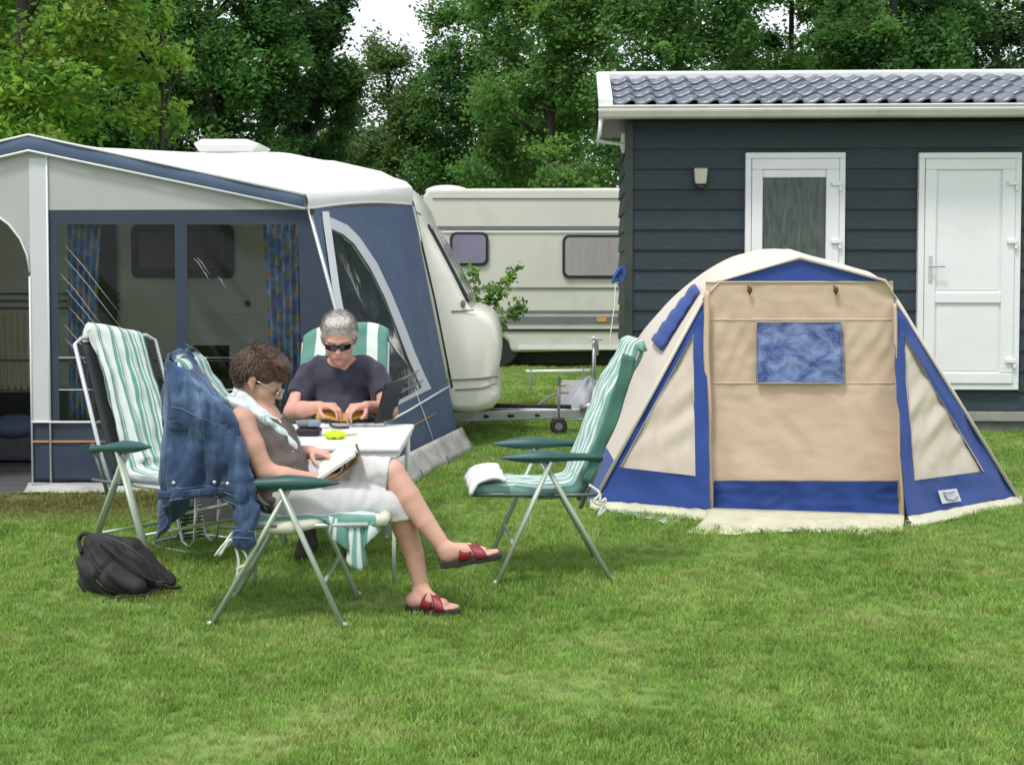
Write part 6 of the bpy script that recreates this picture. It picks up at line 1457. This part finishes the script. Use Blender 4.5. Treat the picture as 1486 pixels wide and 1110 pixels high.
for sg_ in (-1, 1):
    x = -.97 + sg_ * .13; c = SDF((x - .08, 7.08, -.01), (x + .08, 7.46, .20), .005); c.chain([(x, 7.38, .05), (x, 7.30, .048), (x, 7.17, .036)], [.050, .047, .040], .02); c.cap((x, 7.365, .05), (x, 7.37, .12), .047, .047, .02).plane_cut((0, 0, .004), (0, 0, -1)); c.mesh('shoe', 'sole_dark', mr)
hb_ = SDF(MO - .19, MO + .21, .005)
def hw2(c_, r_, k=.02, op='add'): hb_.ell(MO + MF @ (np.array(c_) * MS), np.array(r_) * MS, MF, k, op)
hw2((-.014, 0, .054), (.102, .083, .088)); hw2((-.070, 0, .005), (.040, .066, .060)); hw2((.03, 0, .108), (.058, .062, .030))
for y in (-1, 1): hw2((.010, y * .071, .035), (.030, .011, .038)); hw2((-.002, y * .088, .0), (.022, .020, .030), .006, 'sub')
hw2((.100, 0, .0), (.060, .085, .068), .008, 'sub'); hb_.wrinkle(.003, 170, ((1, .3, .6), (.4, 1, -.7)), 3); hb_.mesh('hair', 'hair_grey', mr, 0)
def cov2(d): return (d[2] > .12 and d[0] < .70 and not (abs(d[1]) > .8 and d[0] > .4)) or (d[0] < -.2 and d[2] > -.6)
strands('hair_strands', 'hair_grey', mr, MO, MF, MS, 3200, lambda d: .022 + .010 * (d[2] > .6), .0013, 4, lambda d: np.array([.8, d[1] * .4, .5 if d[2] < .5 else .1]), cov2, rad=(.105, .086, .093), lift=.7, jit=.7)
gw = lambda *p: V(MO + MF @ (np.array(p) * MS))
for y in (-1, 1):
    def ln(u, v, y=y):
        a = lerp(-.004, .062, u); return gw(.110 - .012 * (a / .06) ** 2 * 1.6, y * a, .010 + (v - .5) * .034 * (1 - .25 * u ** 2) - .003 * math.sin(u * 3.14))
    B().grid(ln, 12, 6, .003).build('sunglass_lens', 'window_black', mr, smooth=True)
B().tube([gw(.093, -.064, .014), gw(.05, -.082, .016), gw(.0, -.086, .012)], .003, 6).tube([gw(.093, .064, .014), gw(.05, .082, .016), gw(.0, .086, .012)], .003, 6).tube([gw(.113, -.012, .014), gw(.116, 0, .016), gw(.113, .012, .014)], .003, 6).build('sunglass_frame', 'black_plastic', mr, smooth=True)
B().tube([gw(.1015, -.018, -.054), gw(.1050, 0, -.0525), gw(.1015, .018, -.054)], [.002, .0038, .002], 6).build('lips', 'lips', mr, smooth=True)
# what he holds
oc = empty('booklet', (-.88, 7.40, .76), 0, 'ochre folded booklet held in both hands by the man', 'booklet')
def ob_(u, v): return (lerp(-1.06, -.78, u), 7.415 - .03 * math.sin(u * 3.14) + .06 * v, .722 + .040 * v + .008 * math.sin(u * 9) + .006 * math.sin(v * 12))
B().grid(ob_, 20, 6, .014).build('pages', 'ochre_paper', oc, smooth=True)

# ================================================================ DENIM JACKET over the woman's chair
jk = empty('denim_jacket', (-1.42, 6.05, 1.0), 0, 'worn blue denim jacket hung over the back of the folding chair', 'jacket')
pathU = [(-1.40, 6.36), (-1.49, 6.26), (-1.515, 6.05), (-1.50, 5.90), (-1.43, 5.84), (-1.34, 5.83), (-1.25, 5.845), (-1.16, 5.87)]
topz = [1.14, 1.16, 1.17, 1.175, 1.165, 1.11, 1.02, .93]
topx = [(-1.43, 6.34), (-1.475, 6.26), (-1.485, 6.05), (-1.465, 5.92), (-1.43, 5.885), (-1.37, 5.875), (-1.29, 5.88), (-1.215, 5.895)]
botz = [.66, .56, .42, .345, .50, .555, .56, .52]
def jf(u, v):
    a = poly_interp([(*p, 0) for p in pathU], u); t = poly_interp([(*p, 0) for p in topx], u); xs = np.linspace(0, 1, 8); zt_ = np.interp(u, xs, topz); zb_ = np.interp(u, xs, botz)
    k = min(1, v * 3.2) ** .6; p = t.lerp(a, k); z = lerp(zt_, zb_, v) + .025 * (1 - abs(1 - min(1, v * 12))) * 0
    fold = .032 * math.sin(u * 21 + 1.2 * math.sin(v * 4)) * v ** .7 + .014 * math.sin(u * 47 + v * 6) * v + .03 * mnoise.noise(Vector((u * 6, v * 3, 2))) - .028 * abs(mnoise.noise(Vector((u * 11 + v * 2, v * 2.4, 5)))) - .016 * abs(mnoise.noise(Vector((u * 24, v * 7 + u * 6, 8))))
    dirn = Vector((a.x + 1.30, a.y - 6.1, 0)).normalized() if (a - Vector((-1.30, 6.1, 0))).length > .01 else Vector((0, -1, 0))
    return Vector((p.x - .015 * v * (1 - u), p.y, z)) + dirn * (fold * 1.25 + .012)
B().grid(jf, 80, 60, .006).build('jacket_back', 'denim', jk, smooth=True)
def jt(u, v): # over the top of the backrest
    t = poly_interp([(*p, 0) for p in topx], u); xs = np.linspace(0, 1, 8); z = np.interp(u, xs, topz); q = Vector((-1.44 + .10 * u, 6.05, 1.185 - .15 * u)); p = Vector((t.x, t.y, z)).lerp(q, v); p.z += .018 * math.sin(min(1, v * 1.6) * 1.57) + .012 * mnoise.noise(Vector((u * 7, v * 5, 6))); return p
B().grid(jt, 40, 14, .006).build('jacket_yoke', 'denim', jk, smooth=True)
s_ = SDF((-1.5, 5.70, .30), (-.95, 6.10, 1.08), .0055)
s_.chain([(-1.285, 5.90, .96), (-1.235, 5.875, .86), (-1.185, 5.855, .74), (-1.150, 5.845, .62), (-1.130, 5.840, .50), (-1.145, 5.84, .385)], [.046, .054, .053, .052, .050, .050], .02, squash=((0, 1, 0), .55))
s_.wrinkle(.0085, 62, ((.6, 0, 1.3), (1.2, .2, -.6)), 3); s_.mesh('sleeve', 'denim', jk, 1)
for px, py in ((252, 701), (311, 700), (330, 702)):
    q = at(px, py, 5.80); B().ell(q, (.009, .005, .009)).build('button', 'silver_frame', jk, smooth=True)
B().grid(lambda u, v: (lerp(-1.50, -1.22, u), 5.805 + .006 * math.sin(u * 30) - .004 * v, lerp(.578, .612, v) - .02 * (1 - u)), 20, 3, .004).build('waistband', 'denim', jk, smooth=True)

def on_j(u, v, o=.006):
    p = jf(u, v); du = jf(u + .01, v) - p; dv = jf(u, v + .01) - p; n_ = du.cross(dv).normalized(); c_ = Vector((-1.30, 6.1, p.z)); n_ = n_ if n_.dot(p - c_) > 0 else -n_; return p + n_ * o
for u_ in (.36, .62, .80): B().tube([on_j(u_ + .02 * math.sin(v * 3), v) for v in np.linspace(.05, .90, 30)], .0028, 5).build('seam', 'denim_seam', jk, smooth=True)
for v_ in (.30, .905, .985): B().tube([on_j(u_, v_) for u_ in np.linspace(.03, .97, 60)], .0028, 5).build('seam', 'denim_seam', jk, smooth=True)
for u0, u1 in ((.46, .56), (.66, .74)):
    B().grid(lambda u, v: on_j(lerp(u0, u1, u), .40 + .055 * v - (.018 * (1 - abs(2 * u - 1)) if v < .5 else -.018 * (1 - abs(2 * u - 1))), .009), 8, 6, .003).build('pocket_flap', 'denim', jk, smooth=True)
B().tube([(-1.195, 5.815, .425), (-1.10, 5.812, .420)], .003, 5).tube([(-1.198, 5.812, .395), (-1.10, 5.810, .392)], .003, 5).build('cuff_stitch', 'denim_seam', jk, smooth=True)
# ================================================================ BACKPACK
bp_ = empty('backpack', (-1.82, 6.55, 0), 0, 'black rucksack lying on the grass beside the laced chair', 'backpack')
def PB(px, py, Y=6.5): return np.array(at(px, py, Y))
s = SDF((-2.20, 6.2, -.01), (-1.45, 6.95, .60), .006)
s.chain([PB(150, 822), PB(158, 800), PB(178, 798)], [.085, .075, .05], .05); s.chain([PB(150, 835), PB(195, 838), PB(238, 848)], [.100, .105, .045], .05)
s.chain([PB(140, 790), PB(185, 810), PB(236, 842)], [.035, .075, .030], .05); s.chain([PB(128, 790), PB(132, 815), PB(138, 845)], [.028, .045, .045], .05); s.ell(PB(175, 830), (.17, .13, .12), k=.05)
s.wrinkle(.009, 30, ((1, .2, .75), (.5, .3, -1.3)), 1).wrinkle(.003, 85, ((1, .5, .9),), 4).plane_cut((0, 0, .004), (0, 0, -1)); s.mesh('bag_body', 'backpack_black', bp_, 1)
s = SDF((-2.15, 6.1, -.01), (-1.5, 6.6, .5), .006)
s.chain([PB(165, 835, 6.38), PB(200, 850, 6.36)], [.060, .045], .04); s.wrinkle(.006, 45, ((1, .2, .75),), 8).plane_cut((0, 0, .004), (0, 0, -1)); s.mesh('front_pocket', 'backpack_black', bp_, 1)
for a in (((140, 782), (170, 806), (212, 838), (240, 846)), ((128, 800), (150, 832), (190, 852), (222, 856))):
    B().tube(smooth_curve([PB(x, y, 6.36 if i in (1, 2) else 6.42) for i, (x, y) in enumerate(a)], 16), .010, 6, flat=(1, .6)).build('strap', 'strap_black', bp_, smooth=True)
B().tube(smooth_curve([PB(118, 802, 6.45), PB(114, 785, 6.5), PB(122, 774, 6.5), PB(140, 778, 6.5)], 12), .010, 6).build('carry_loop', 'strap_black', bp_, smooth=True)
B().tube(smooth_curve([PB(235, 850, 6.4), PB(212, 862, 6.3), PB(180, 866, 6.28), PB(158, 868, 6.3), PB(150, 873, 6.28)], 20), .008, 5, flat=(1.3, .5)).tube(smooth_curve([PB(228, 845, 6.4), PB(248, 852, 6.4), PB(262, 852, 6.42)], 10), .008, 5).build('loose_strap', 'strap_black', bp_, smooth=True)
for a in (((150, 778), (185, 792), (222, 822), (244, 842)), ((126, 822), (148, 850), (178, 861), (205, 862))):
    B().tube(smooth_curve([PB(x, y, 6.37 if i in (1, 2) else 6.42) for i, (x, y) in enumerate(a)], 20), .004, 5).build('zip', 'zip_grey', bp_, smooth=True)
B().box(PB(232, 846, 6.36), (.04, .02, .025)).build('buckle', 'black_plastic', bp_, bevel=.005)
